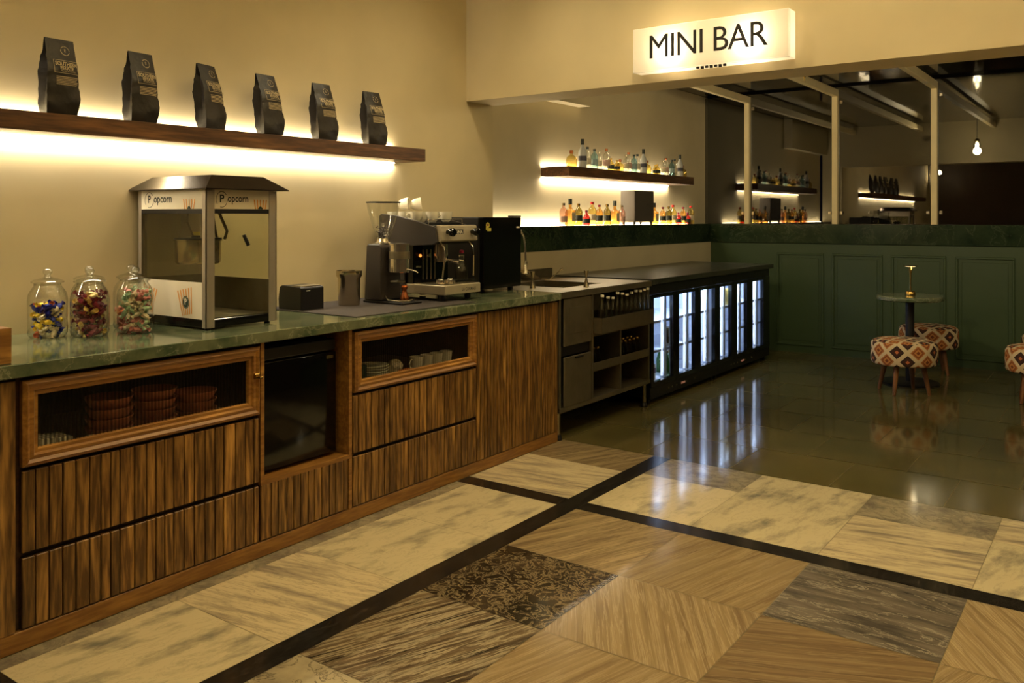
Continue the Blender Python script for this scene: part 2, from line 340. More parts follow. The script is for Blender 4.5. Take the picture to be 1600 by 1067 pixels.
for n, c in dict(blue=(22, 34, 140), yellow=(222, 190, 30), orange=(204, 100, 40), maroon=(122, 30, 48), straw=(206, 176, 96), purple=(96, 40, 74), pink=(206, 130, 122), mint=(170, 196, 160), ivory=(222, 206, 170)).items(): candy('c_'+n, c)
# kilim fabric of stool seats: diamonds in rings
m, nt, N, L, b = newmat('kilim_fabric'); M['kilim'] = m
uv = N.new('ShaderNodeAttribute'); uv.attribute_name = 'kil'
sx = N.new('ShaderNodeSeparateXYZ'); L.new(uv.outputs['Vector'], sx.inputs[0])
def mth(op, a, bb=None, cc=None):
    n = N.new('ShaderNodeMath'); n.operation = op
    for i, v in enumerate((a, bb, cc)):
        if v is None: continue
        if isinstance(v, (int, float)): n.inputs[i].default_value = v
        else: L.new(v, n.inputs[i])
    return n.outputs[0]
u_ = sx.outputs['X']; v_ = sx.outputs['Y']
row = mth('FLOOR', mth('ADD', u_, v_)); col_ = mth('FLOOR', mth('SUBTRACT', u_, v_))
fa = mth('ABSOLUTE', mth('SUBTRACT', mth('FRACT', mth('ADD', u_, v_)), 0.5)); fb = mth('ABSOLUTE', mth('SUBTRACT', mth('FRACT', mth('SUBTRACT', u_, v_)), 0.5))
dd = mth('MULTIPLY', mth('MAXIMUM', fa, fb), 2.0)
par = mth('MODULO', mth('ABSOLUTE', mth('ADD', row, col_)), 4.0)
alt = mth('GREATER_THAN', par, 1.5)
def ramp(cols):
    r = N.new('ShaderNodeValToRGB'); r.color_ramp.interpolation = 'CONSTANT'
    el = r.color_ramp.elements
    el[0].position = 0; el[0].color = (*lin(cols[0][1]), 1); el[1].position = cols[1][0]; el[1].color = (*lin(cols[1][1]), 1)
    for p, c in cols[2:]:
        e = el.new(p); e.color = (*lin(c), 1)
    L.new(dd, r.inputs[0]); return r.outputs[0]
ra = ramp([(0, (196, 110, 60)), (0.2, (70, 36, 24)), (0.5, (52, 28, 20)), (0.72, (214, 190, 150))])
rb = ramp([(0, (120, 60, 30)), (0.2, (196, 130, 66)), (0.42, (140, 74, 36)), (0.6, (178, 112, 56)), (0.76, (214, 190, 150))])
mm = N.new('ShaderNodeMix'); mm.data_type = 'RGBA'; L.new(alt, mm.inputs['Factor']); L.new(ra, mm.inputs['A']); L.new(rb, mm.inputs['B'])
L.new(mm.outputs['Result'], b.inputs['Base Color']); b.inputs['Roughness'].default_value = 0.9
# ------------------------------------------------------------------ room shell
WX = -3.68; BX = -4.02; GY = 9.4; CZ = 3.35; KZ = 2.82
g = G(); g.box(-3.98, WX, -3.2, 4.88, 0, CZ); struct(g.build('wall_left', M['plaster']))
g = G(); g.box(BX-0.2, BX, 4.881, GY+.1, 0, KZ-0.003); g.mi = 0; g.box(BX, -3.822, 4.882, 9.119, 0, 1.15); struct(g.build('wall_bar_side', M['plaster']))
g = G(); g.box(BX, -3.905, 4.885, 6.617, 2.407, KZ-0.003); struct(g.build('trim_1', M['plaster']))
g = G(); g.box(WX, 4.6, 4.58, 4.88, 2.212, CZ); struct(g.build('wall_lintel', M['plaster']))
g = G(); g.box(-3.98, 4.6, -3.4, -3.2, 0, CZ); struct(g.build('wall_back', M['back_panel']))
g = G(); g.box(4.6, 4.8, -3.2, GY+.1, 0, CZ); struct(g.build('wall_right', M['back_panel']))
g = G(); g.box(-3.98, 4.8, -3.4, 4.88, CZ, CZ+.15); struct(g.build('ceiling', M['ceil']))
# far green wainscot wall
g = G(); g.box(-3.82, 4.6, 9.12, GY, 0, 1.148); struct(g.build('wall_far', M['green_paint']))
px0 = -3.075; k = 0
while px0 < 3.6:
    x0, x1, z0, z1 = px0, px0+0.49, 0.075, 1.05; f = 9.12
    g = G(); t = 0.022
    for (a, b_, c, d) in ((x0, x1, z1-t, z1), (x0, x1, z0, z0+t), (x0, x0+t, z0+t, z1-t), (x1-t, x1, z0+t, z1-t)):
        g.box(a, b_, f-0.013, f, c, d, 0.004)
    g.box(x0+t+.03, x1-t-.03, f-0.004, f, z0+t+.03, z1-t-.03, 0.003)
    k += 1; struct(g.build('trim_%d' % (k+1), M['green_paint'])); px0 += 0.572
# green stone ledges along bar wall and far wall
g = G(); g.box(BX+.0005, -3.818, 4.885, 9.1, 1.1502, 1.352, 0.003); g.box(BX+.0005, 4.599, 9.1, GY-.032, 1.1502, 1.352, 0.003)
tag(g.build('stone_ledge', M['green_marble_d'], loc=(-3.9, 7, 1.15)), 'long dark green marble ledge running under the bar bottles and the windows', 'ledge')
# glazing
mull = [-3.503, -2.547, -1.591, -0.635, 0.32, 1.276, 2.23, 3.19]
xs = [BX] + mull + [4.6]
for i in range(len(xs)-1):
    g = G(); g.box(xs[i]+0.002, xs[i+1]-0.002, GY+0.02, GY+0.026, 1.353, KZ-0.02); w = struct(g.build('window_%d' % (i+1), M['window']))
    if i+1 < len(xs)-1:
        for zz in (1.47, 2.64):
            h = G(); h.box(xs[i+1]+0.045, xs[i+1]+0.075, GY-0.002, GY+0.018, zz-.018, zz+.018, 0.004)
            h.box(xs[i+1]-0.075, xs[i+1]-0.045, GY-0.002, GY+0.018, zz-.018, zz+.018, 0.004) if zz < 2 else None
            h.build('glass_clip', M['chrome'], w)
for x in mull:
    g = G(); g.box(x-0.028, x+0.028, GY-0.03, GY+0.03, 1.352, 2.70, 0.003); g.box(x-0.028, x+0.028, 4.883, GY+0.03, 2.70, 2.775, 0.003)
    tag(g.build('window_mullion', M['cream_metal'], loc=(x, GY, 1.352)), 'cream metal mullion and roof beam, %s counted from the bar shelf corner' % ['first', 'second', 'third', 'fourth', 'fifth', 'sixth', 'seventh', 'eighth'][mull.index(x)], 'mullion', 'window mullions')
g = G(); g.box(BX-0.1, 4.6, 4.881, GY+0.1, KZ, KZ+0.012); struct(g.build('ceiling_glass', M['canopy']))
# night terrace outside
g = G(); g.box(-9, 8, 14.0, 14.2, -0.1, 5.5); struct(g.build('wall_outside', M['outside']))
# ------------------------------------------------------------------ floor: every slab its own face with grout joints
names = ['grout', 'black_stone', 'fl_white_a', 'fl_white_b', 'fl_grey', 'fl_stripe', 'fl_stripe_tan', 'fl_tan_a', 'fl_tan_b', 'fl_tan_c', 'fl_emp', 'fl_slate', 'fl_breccia', 'fl_green']
ix = {n: i for i, n in enumerate(names)}
g = G(); g.box(-4.02, 4.8, -3.4, 14, -0.12, -0.0015)
def tile(x0, x1, y0, y1, n, gap=0.0012, z=0.0):
    g.mi = ix[n]; g.tint = random.uniform(0.35, 0.65)
    g.quad([(x0+gap, y0+gap, z), (x1-gap, y0+gap, z), (x1-gap, y1-gap, z), (x0+gap, y1-gap, z)])
XB0, XB1, YB0, YB1, YE = -2.31, -2.20, 3.59, 3.70, 4.66
tile(XB0, XB1, -3.2, YE, 'black_stone', 0.0004)
tile(-2.95, XB0, YB0, YB1, 'black_stone', 0.0004); tile(XB1, 4.6, YB0, YB1, 'black_stone', 0.0004)
tile(-2.95, XB0, 1.14, 1.25, 'black_stone', 0.0004)
band = ['fl_white_b', 'fl_white_a', 'fl_white_a', 'fl_white_b', 'fl_white_a']
ys = [-3.2, -2.1, -1.5, -.9, -.3, .3, .72, 1.14]
for a, b_ in zip(ys, ys[1:]): tile(-2.95, XB0, a, b_, random.choice(band))
tile(-2.95, -2.875, 1.25, YB0, 'fl_grey')
tile(-2.875, XB0, 1.25, 1.87, 'fl_white_a'); tile(-2.875, XB0, 1.87, 2.465, 'fl_white_b'); tile(-2.875, XB0, 2.465, 3.03, 'fl_white_a'); tile(-2.875, XB0, 3.03, YB0, 'fl_white_a')
tile(-2.95, XB0, YB1, 4.27, 'fl_white_b'); tile(-2.95, XB0, 4.27, YE, 'fl_stripe_tan')
xt = [XB1, -1.65, -1.075, -0.495, 0.09, 0.67, 1.25, 1.83, 2.4, 3.0, 3.6, 4.6]
row1 = ['fl_white_a', 'fl_white_a', 'fl_white_b', 'fl_white_a']; row2 = ['fl_grey', 'fl_white_a', 'fl_grey', 'fl_white_b']
for i in range(len(xt)-1):
    tile(xt[i], xt[i+1], YB1, 4.30, row1[i] if i < 4 else random.choice(row1)); tile(xt[i], xt[i+1], 4.30, YE, row2[i] if i < 4 else random.choice(row2))
grid = {(3.02, YB0): ['fl_stripe_tan', 'fl_tan_a', 'fl_slate', 'fl_tan_b'], (2.465, 3.02): ['fl_emp', 'fl_tan_b', 'fl_tan_c', 'fl_tan_a'],
        (1.87, 2.465): ['fl_stripe', 'fl_tan_a', 'fl_tan_c', 'fl_slate'], (1.30, 1.87): ['fl_breccia', 'fl_tan_c', 'fl_stripe', 'fl_tan_b']}
pool = ['fl_stripe', 'fl_tan_a', 'fl_tan_b', 'fl_tan_c', 'fl_emp', 'fl_slate']
for (a, b_), r in grid.items():
    for i in range(len(xt)-1): tile(xt[i], xt[i+1], a, b_, r[i] if i < 4 else random.choice(pool))
y = 1.30
while y > -3.2:
    for i in range(len(xt)-1): tile(xt[i], xt[i+1], max(-3.2, y-.57), y, random.choice(pool))
    y -= .57
y = YE; j = 0
while y < GY:
    x = -1.30 - 0.55*6 + (0.275 if j % 2 else 0)
    while x < 4.6:
        tile(max(-4.0, x), min(4.6, x+.55), y, min(GY, y+.54), 'fl_green', 0.0022); x += .55
    y += .54; j += 1
struct(g.build('floor', [M[n] for n in names], recalc=False))
g = G(); g.box(-3.02, -2.953, -3.2, 4.60, 0, 0.064, 0.002); struct(g.build('baseboard_left', M['teak_h']))
# ------------------------------------------------------------------ counter
g = G(); g.box(WX+.001, -2.925, -3.0, 4.600, 0.900, 0.945, 0.003, 2)
tag(g.build('countertop', M['green_marble'], loc=(-3.3, 0.8, 0.9)), 'long green marble countertop on the teak cabinets', 'countertop')
FX = -2.95
def slats(y0, y1, z0, z1, name, parent, seed, wmin=0.034, wmax=0.056, panel=None):
    r = random.Random(seed); g = G(); g.tint = 0.3; g.mi = 1
    g.box(FX-0.022, FX-0.012, y0, y1, z0, z1); g.mi = 0
    y = y0
    while y < y1-0.005:
        w = r.uniform(wmin, wmax); e = min(y+w, y1)
        if y1-e < 0.012: e = y1
        g.tint = max(0, min(1, r.gauss(0.55, 0.25))); g.box(FX-0.012, FX, y+0.001, e-0.0035, z0, z1, 0.002); y = e
    return g.build(name, [M['teak'], M['teak_dark']], parent)
def carcass(y0, y1, parent, holes=False):
    g = G(); g.tint = 0.3
    g.box(-3.655, FX-0.022, y0+.0005, y0+0.018, 0.066, 0.898); g.box(-3.655, FX-0.022, y1-0.018, y1-.0005, 0.066, 0.898)
    g.box(-3.655, -3.637, y0+.018, y1-.018, 0.066, 0.898); g.box(-3.637, FX-0.022, y0+.018, y1-.018, 0.066, 0.084)
    g.box(-3.637, FX-0.03, y0+.018, y1-.018, 0.585, 0.600)
    g.box(FX-0.04, FX-0.026, y0+.018, y1-.018, 0.30, 0.33)
    g.box(-3.637, FX-0.03, y0+.018, y1-.018, 0.885, 0.898)
    return g.build('carcass', M['teak_dark'], parent)
def glassfront(y0, y1, z0, z1, parent):
    g = G(); w = 0.055; g.tint = 0.6
    P = [(FX-0.02, 0), (FX+0.002, 0), (FX+0.012, 0.012), (FX+0.004, 0.022), (FX+0.006, 0.034), (FX-0.004, 0.040), (FX-0.004, w-.004), (FX-0.014, w), (FX-0.02, w)]
    n = len(P)
    corners = [(y0, z0, 1, 1), (y1, z0, -1, 1), (y1, z1, -1, -1), (y0, z1, 1, -1)]
    R = [[g.bm.verts.new((x, cy+sy*d, cz+sz*d)) for x, d in P] for cy, cz, sy, sz in corners]
    fs = []
    for i in range(4):
        A, B = R[i], R[(i+1) % 4]
        for q in range(n): fs.append(g.bm.faces.new((A[q], A[(q+1) % n], B[(q+1) % n], B[q])))
    g._fin(fs)
    fr = g.build('glass_door', M['teak_h'], parent)
    h = G(); h.box(FX-0.016, FX-0.011, y0+w-.002, y1-w+.002, z0+w-.002, z1-w+.002); h.build('reeded_pane', M['reeded'], fr)
    return fr
# leftmost tall end unit
t = thing('tall_panel_cabinet', 'leftmost teak cabinet with full-height upright boards', 'cabinet', (-3.3, 0.9, 0.066))
carcass(0.40, 1.335, t); slats(0.405, 1.335, 0.066, 0.888, 'door', t, 5)
t = thing('drawer_cabinet', 'teak cabinet with long reeded glass flap over two slatted drawers, left of the black fridge', 'cabinet', (-3.3, 1.82, 0.066))
carcass(1.34, 2.302, t); glassfront(1.352, 2.298, 0.60, 0.884, t); slats(1.352, 2.298, 0.318, 0.585, 'drawer', t, 11); slats(1.352, 2.298, 0.07, 0.300, 'drawer', t, 11)
# handle catches seen at the niche
g = G(); g.box(FX+.0045, FX+0.0215, 2.262, 2.285, 0.752, 0.776, 0.002); g.box(FX+0.0205, FX+0.0465, 2.266, 2.281, 0.757, 0.766, 0.002)
g.build('catch', M['brass'], t)
t = thing('niche_cabinet', 'teak open niche unit with low slatted panel, holding the black fridge', 'cabinet', (-3.3, 2.56, 0.066))
g = G(); g.tint = 0.4
g.box(-3.65, FX-0.0, 2.304, 2.322, 0.30, 0.898); g.box(-3.65, FX, 2.802, 2.822, 0.066, 0.898); g.box(-3.65, FX, 2.322, 2.802, 0.300, 0.318); g.box(-3.65, -3.632, 2.322, 2.802, 0.318, 0.898)
g.build('carcass', M['teak_h'], t); slats(2.306, 2.80, 0.070, 0.300, 'slatted_panel', t, 23)
t = thing('drawer_cabinet', 'teak cabinet with shorter reeded glass flap over two slatted drawers, right of the black fridge', 'cabinet', (-3.3, 3.3, 0.066))
carcass(2.824, 3.764, t); glassfront(2.838, 3.760, 0.60, 0.884, t); slats(2.830, 3.762, 0.318, 0.585, 'drawer', t, 31); slats(2.830, 3.762, 0.07, 0.300, 'drawer', t, 31)
t = thing('tall_panel_cabinet', 'teak cabinet with a single full-height slatted door beside the steel bar station', 'cabinet', (-3.3, 4.18, 0.066))
carcass(3.766, 4.598, t); slats(3.770, 4.596, 0.068, 0.888, 'door', t, 41, 0.020, 0.038)
# black under-counter fridge in niche
t = thing('mini_fridge', 'black under-counter mini fridge standing in the teak niche', 'fridge', (-3.3, 2.55, 0.318))
g = G(); g.box(-3.60, -3.06, 2.335, 2.775, 0.33, 0.86, 0.006); g.build('body', M['black'], t)
g = G(); g.box(-3.055, -3.005, 2.335, 2.775, 0.335, 0.80, 0.006, 2); g.build('door', M['black_gloss'], t, smooth=40)
g = G(); g.box(-3.055, -3.010, 2.335, 2.775, 0.806, 0.858, 0.006, 2); g.build('control_strip', M['black'], t)
[(lambda g: (g.box(-3.58+i*.42, -3.54+i*.42, a, a+.04, 0.318, 0.331), g.build('foot', M['black'], t)))(G()) for i in (0, 1) for a in (2.36, 2.71)]
g = G(); g.box(-3.0055, -3.0045, 2.715, 2.755, 0.77, 0.785); g.build('badge', M['steel'], t)
# stuff behind reeded glass
def bowl(loc, r=.085, h=.05, m='terracotta', label='', group='', name='bowl', cat='bowl'):
    g = G(); g.lathe([(r*.45, 0), (r*.8, h*.35), (r, h), (r*.96, h), (r*.76, h*.4), (r*.4, h*.12), (0.001, h*.1)], loc, 24, caps=False)
    return tag(g.build(name, M[m], loc=loc, smooth=50), label, cat, group)
first = None
nth = ['bottom', 'second', 'third', 'top']
for i, (yy, n) in enumerate(((1.715, 4), (1.895, 4), (2.075, 3))):
    for k in range(n):
        lab = '%s terracotta bowl of the %s stack behind the left reeded glass' % (nth[k] if k < n-1 else 'top', ['left', 'middle', 'right'][i])
        if first is None: first = bowl((-3.07, yy, 0.602), label=lab, group='terracotta bowls behind glass')
        else:
            c = first.copy(); C.objects.link(c); c.location = (-3.07+random.uniform(-.004, .004), yy, 0.602+k*0.036); c['label'] = lab
g = G(); g.box(-3.16, -3.03, 1.43, 1.58, 0.601, 0.624, 0.004); 
for i in range(7): g.box(-3.15, -3.04, 1.435+i*.02, 1.445+i*.02, 0.624, 0.66-0.002*i, 0.002)
tag(g.build('cutlery_tray', M['white'], loc=(-3.1, 1.5, 0.601)), 'white slotted cutlery tray behind the left reeded glass flap', 'tray')
g = G(); g.lathe([(0.012, 0), (0.012, 0.03), (0.017, 0.032), (0.017, 0.04)], (-3.02, 1.62, 0.601), 12)
tag(g.build('salt_shaker', M['paper'], loc=(-3.02, 1.62, 0.601)), 'tiny pale shaker beside the bowls behind reeded glass', 'shaker')
def cup_mesh(r=.04, h=.06, m='white'):
    g = G(); g.lathe([(r*.5, 0), (r*.55, .003), (r*.85, h*.35), (r, h), (r*.94, h), (r*.8, h*.4), (r*.45, .006), (0.001, .005)], (0, 0, 0), 20, caps=False)
    return g
def make_cup(r=.04, h=.06):
    t = thing('coffee_cup', '', 'cup'); cup_mesh(r, h).build('bowl', M['white'], t, smooth=50)
    g = G(); g.tube([(0, r*.86, h*.85), (0, r*1.25, h*.85), (0, r*1.5, h*.62), (0, r*1.3, h*.36), (0, r*.8, h*.3)], .0045, 8); g.build('handle', M['white'], t, smooth=60)
    return t
g = G(); g.prism([(2.905, .602), (3.01, .602), (3.01, .70), (2.905, .69)], 'x', -3.18, -3.04, 0.004)
tag(g.build('storage_box', M['green_print'], loc=(-3.1, 2.96, .602)), 'dark green box at the left end of the shorter reeded glass flap', 'box')
g = G()
for i in range(6): g.lathe([(.001, 0), (.06, .001), (.085, .014), (.083, .016), (.06, .006), (.001, .005)], (-3.10, 3.10, .602+i*.013), 24, caps=False)
tag(g.build('plate_stack', M['white'], loc=(-3.1, 3.1, .602)), 'stack of white plates behind the shorter reeded glass flap', 'plates')['kind'] = 'stuff'
g = G(); g.ico((-3.10, 3.265, .645), .038, 3, (1, 1.3, 1))
for v in g.bm.verts: v.co += Vector((noise.noise(v.co*40), noise.noise(v.co*40+Vector((5, 0, 0))), noise.noise(v.co*40+Vector((0, 9, 0)))))*.012
tag(g.build('paper_bag', M['paper'], loc=(-3.08, 3.25, .602)), 'crumpled cream paper bag behind the shorter reeded glass flap', 'bag')
g = G(); g.box(-3.04, -2.985, 3.22, 3.30, .601, .645, .008); tag(g.build('snack_packet', M['c_orange'], loc=(-3.01, 3.26, .601)), 'small red-orange packet in front of the crumpled paper bag', 'packet')
mugs = []
mg = make_cup(.036, .085); mg['category'] = 'mug'
for i, yy in enumerate((3.40, 3.48, 3.56, 3.64)):
    o = mg if i == 0 else copy_tree(mg)
    o.name = 'mug'; o.location = (-3.07, yy, .601); o.rotation_euler.z = PI
    o['label'] = '%s white mug in the row behind the shorter reeded glass' % ['leftmost', 'second', 'third', 'rightmost'][i]; o['group'] = 'white mugs behind glass'
g = G(); g.box(-3.3, -2.955, 1.20, 1.322, 0.9455, 1.062, 0.002); tag(g.build('wooden_box', M['teak_h'], loc=(-3.1, 1.26, .9455)), 'plain wooden box at the left end of the green countertop', 'box')
# ------------------------------------------------------------------ wall shelves with LED
def shelf(name, label, x0, x1, y0, y1, z0, z1, powers, y0l, y1l):
    t = thing(name, label, 'shelf', (x0, (y0+y1)/2, z0))
    g = G(); g.box(x0+.0005, x1, y0, y1, z0, z1, 0.002); g.build('board', M['walnut'], t)
    g = G(); g.box(x0+.004, x0+.016, y0l, y1l, z0-.006, z0-.0005); g.build('led_strip', M['led'], t)
    g = G(); g.box(x0+.004, x0+.016, y0l, y1l, z1+.0005, z1+.006); g.build('led_strip', M['led'], t)
    L_ = y1l-y0l; ym = (y0l+y1l)/2
    area('led_glow_up', (x0+.014, ym, z1+.009), (PI, 0, 0), .016, L_, powers[0], LEDC, t)
    area('led_glow_down', (x0+.014, ym, z0-.009), (0, 0, 0), .02, L_, powers[1], LEDC, t)
    return t
shelf('wall_shelf', 'long walnut shelf with LED glow carrying the six black bags', WX, -3.45, -0.6, 3.903, 1.757, 1.832, P_LED_LONG, -0.6, 3.86)
shelf('wall_shelf', 'shorter walnut shelf with LED glow carrying the clear bar bottles', BX, -3.738, 6.0, 8.47, 1.762, 1.844, P_LED_BAR, 6.0, 8.42)
g = G(); g.box(BX+.001, BX+.018, 4.9, 8.9, 1.3522, 1.358); o = g.build('led_strip_light', M['led'], loc=(BX+.01, 6.8, 1.3522)); tag(o, 'glowing LED strip lying on the stone ledge behind the lower bottles', 'light')
area('ledge_led_glow', (BX+.035, 6.9, 1.362), (PI, math.radians(-8), 0), .03, 4.0, P_LED_LEDGE, LEDC)
# ------------------------------------------------------------------ lamps of the room, and unseen ones added for fill
def downlight(x, y, z, power, lab, rot=(0, 0, 0), ang=2.3):
    t = thing('ceiling_downlight', lab, 'light', (x, y, z), 'ceiling downlights')
    g = G(); g.lathe([(.05, 0), (.05, -.006), (.038, -.008), (.036, 0)], (x, y, z-.0005), 20, caps=False); g.build('trim_ring', M['cream_metal'], t)
    g = G(); g.cyl(x, y, z-.004, z-.0005, .034); g.build('lens', M['downlight'], t)
    spot('downlight_beam', (x, y, z-.03), power*PI, WARM, ang, 1.0, t, rot, r=0.06)
for x, y, w in ((-2.2, -0.6, .8), (-2.2, 1.2, .8), (-2.3, 3.0, 1.3), (-0.6, 0.3, 1), (-0.6, 2.1, 1.1), (-2.8, 3.9, 1.3), (-2.0, 3.9, 1.4), (-0.9, 3.9, 1.2), (0.3, 3.9, 1.05), (1.5, 3.95, .9), (1.0, 0.6, 1), (1.0, 2.6, 1), (2.8, 2.0, 1)):  # out of view; the row along the lintel is added to brighten lintel and wall
    downlight(x, y, CZ, P_DOWN*w, 'unseen round recessed warm ceiling downlight placed to light the room')
def uplight(x, y0, y1, z, power, lab):  # unseen troughs added as fill, bouncing light off the ceiling
    t = thing('fill_uplight', lab, 'light', (x, (y0+y1)/2, z), 'added fill uplights')
    g = G(); g.box(x-.05, x+.05, y0, y1, z, z+.012); g.box(x-.05, x-.045, y0, y1, z+.012, z+.05); g.box(x+.045, x+.05, y0, y1, z+.012, z+.05); g.build('trough', M['cream_metal'], t)
    for yy in (y0+.2, y1-.2): g = G(); g.tube([(x, yy, z+.05), (x, yy, CZ)], .002, 6); g.build('hanging_wire', M['steel'], t)
    area('uplight_fill', (x, (y0+y1)/2, z+.03), (PI, 0, 0), .08, y1-y0, power, WARM, t)
for x, ya, pw_ in ((-1.5, 0.6, 1.3), (0.7, 0.2, 1), (2.9, -1.0, .8)): uplight(x, ya, 4.2, 2.98, P_UP*pw_, 'unseen long fill light added close under the ceiling')
def fill_spot(x, lab):  # unseen spots added to brighten the mullions and green wall
    t = thing('fill_spotlight', lab, 'light', (x, 4.89, 2.55), 'added fill spots behind the lintel')
    g = G(); g.box(x-.03, x+.03, 4.881, 4.895, 2.52, 2.58, .003); g.tube([(x, 4.895, 2.55), (x, 4.95, 2.55)], .008); g.build('bracket', M['black_metal'], t)
    g = G(); g.lathe([(.028, -.05), (.034, .05), (.030, .05), (.024, -.03)], (x, 4.98, 2.55), 18, 'y', caps=False); g.build('housing', M['black_metal'], t)
    spot('fill_spot_beam', (x, 5.04, 2.55), P_FILL_SPOT*PI, WARM, 2.2, .9, t, (math.radians(76), 0, 0), r=.03)
for i, x in enumerate((-2.33, -1.0, 0.8, 2.8)): fill_spot(x, 'unseen black fill lamp added behind the lintel, %s along it' % ['first', 'second', 'third', 'last'][i])
def pendant(x, y, zb, ztop, lab, power):
    t = thing('pendant_lamp', lab, 'lamp', (x, y, zb))
    g = G(); g.tube([(x, y, ztop), (x, y, zb+.19)], .004, 6); g.build('cord', M['black'], t)
    g = G(); g.lathe([(.012, .20), (.03, .19), (.035, .165)], (x, y, zb), 16); g.build('fitting', M['brass'], t, smooth=40); g = G(); g.lathe([(.001, -.0), (.006, .02), (.014, .04)], (x, y, zb), 12); g.build('finial', M['brass'], t, smooth=40)
    g = G(); g.lathe([(.035, .165), (.048, .12), (.042, .07), (.014, .04)], (x, y, zb), 20, caps=False); g.build('glass_shade', M['clear'], t, smooth=60)
    g = G(); g.lathe([(.001, .06), (.022, .085), (.024, .12), (.012, .15), (.001, .16)], (x, y, zb), 14, caps=False); g.build('bulb', M['bulb'], t, smooth=60)
    point('pendant_glow', (x, y, zb+.03), power, WARM, .05, t)
pendant(1.6, 7.0, 2.30, KZ, 'unseen small glass pendant bulb added over the right side of the bar area', P_BAR)  # extra pendant out of view, added to brighten the bar area
pendant(-1.71, 5.6, 2.30, KZ, 'small glass pendant bulb hanging behind the lintel, seen mirrored in the windows', P_BAR)
def lantern(x, y, z, lab, power):
    t = thing('wall_lantern', lab, 'lamp', (x, y, z))
    g = G(); g.box(x, x+.012, y-.06, y+.06, z-.19, z+.19, .003); g.tube([(x+.01, y, z+.16), (x+.10, y, z+.2), (x+.10, y, z+.165)], .008); 
    for a in (-1, 1):
        for b_ in (-1, 1): g.box(x+.10+a*.06-.004, x+.10+a*.06+.004, y+b_*.06-.004, y+b_*.06+.004, z-.16, z+.16)
    g.box(x+.03, x+.17, y-.07, y+.07, z-.17, z-.16); g.box(x+.03, x+.17, y-.07, y+.07, z+.155, z+.17); g.build('frame', M['black_metal'], t)
    g = G(); g.cyl(x+.1, y, z-.155, z+.06, .035); g.build('bulb', M['bulb'], t)
    point('lantern_glow', (x+.22, y, z), power, WARM, .05, t)
lantern(WX, -2.19, 2.42, 'lit wall lantern on the left wall behind the viewer, mirrored in the glass', 6)
# ------------------------------------------------------------------ MINI BAR light box
t = thing('lightbox_sign', 'glowing white light box reading MINI BAR on the wall above the bar opening', 'sign', (-1.9, 4.58, 2.26))
g = G(); x0, x1, y0, y1, z0, z1 = -2.354, -1.445, 4.475, 4.578, 2.260, 2.512
g.box(x0, x1, y0, y1, z0, z1, 0.003); g.build('housing', M['acrylic'], t)
g = G(); e = .0035
for (a, b_, c, d, p, q) in ((x0-.0005, x1+.0005, y0+.008, y0+.011, z0-.0008, z0), (x1, x1+.0008, y0+.008, y0+.011, z0, z1), (x0-.0008, x0, y0+.008, y0+.011, z0, z1)): g.box(a, b_, c, d, p, q)
g.build('edge_seam', M['steel_d'], t)
g = G(); g.text('MINI BAR', .192, lambda x, y, z: Vector(((x0+x1)/2-.008+x, y0-.002-z, (z0+z1)/2+.004+y)), .001, off=.0, sx=.93, spacing=.93); g.build('lettering', M['sign_dark'], t)
for i, (bx, pw) in enumerate(((-2.12, 1), (-1.66, 1))): point('sign_bulb_glow', (bx, 4.525, 2.375), P_SIGN*pw, (1, .86, .62), .03, t)
g = G()
for i in range(7): g.box(-1.965+i*.026, -1.947+i*.026, 4.481, 4.492, 2.247-.003*(i % 2), 2.2592, .002)
g.build('cable_connector', M['black'], t)
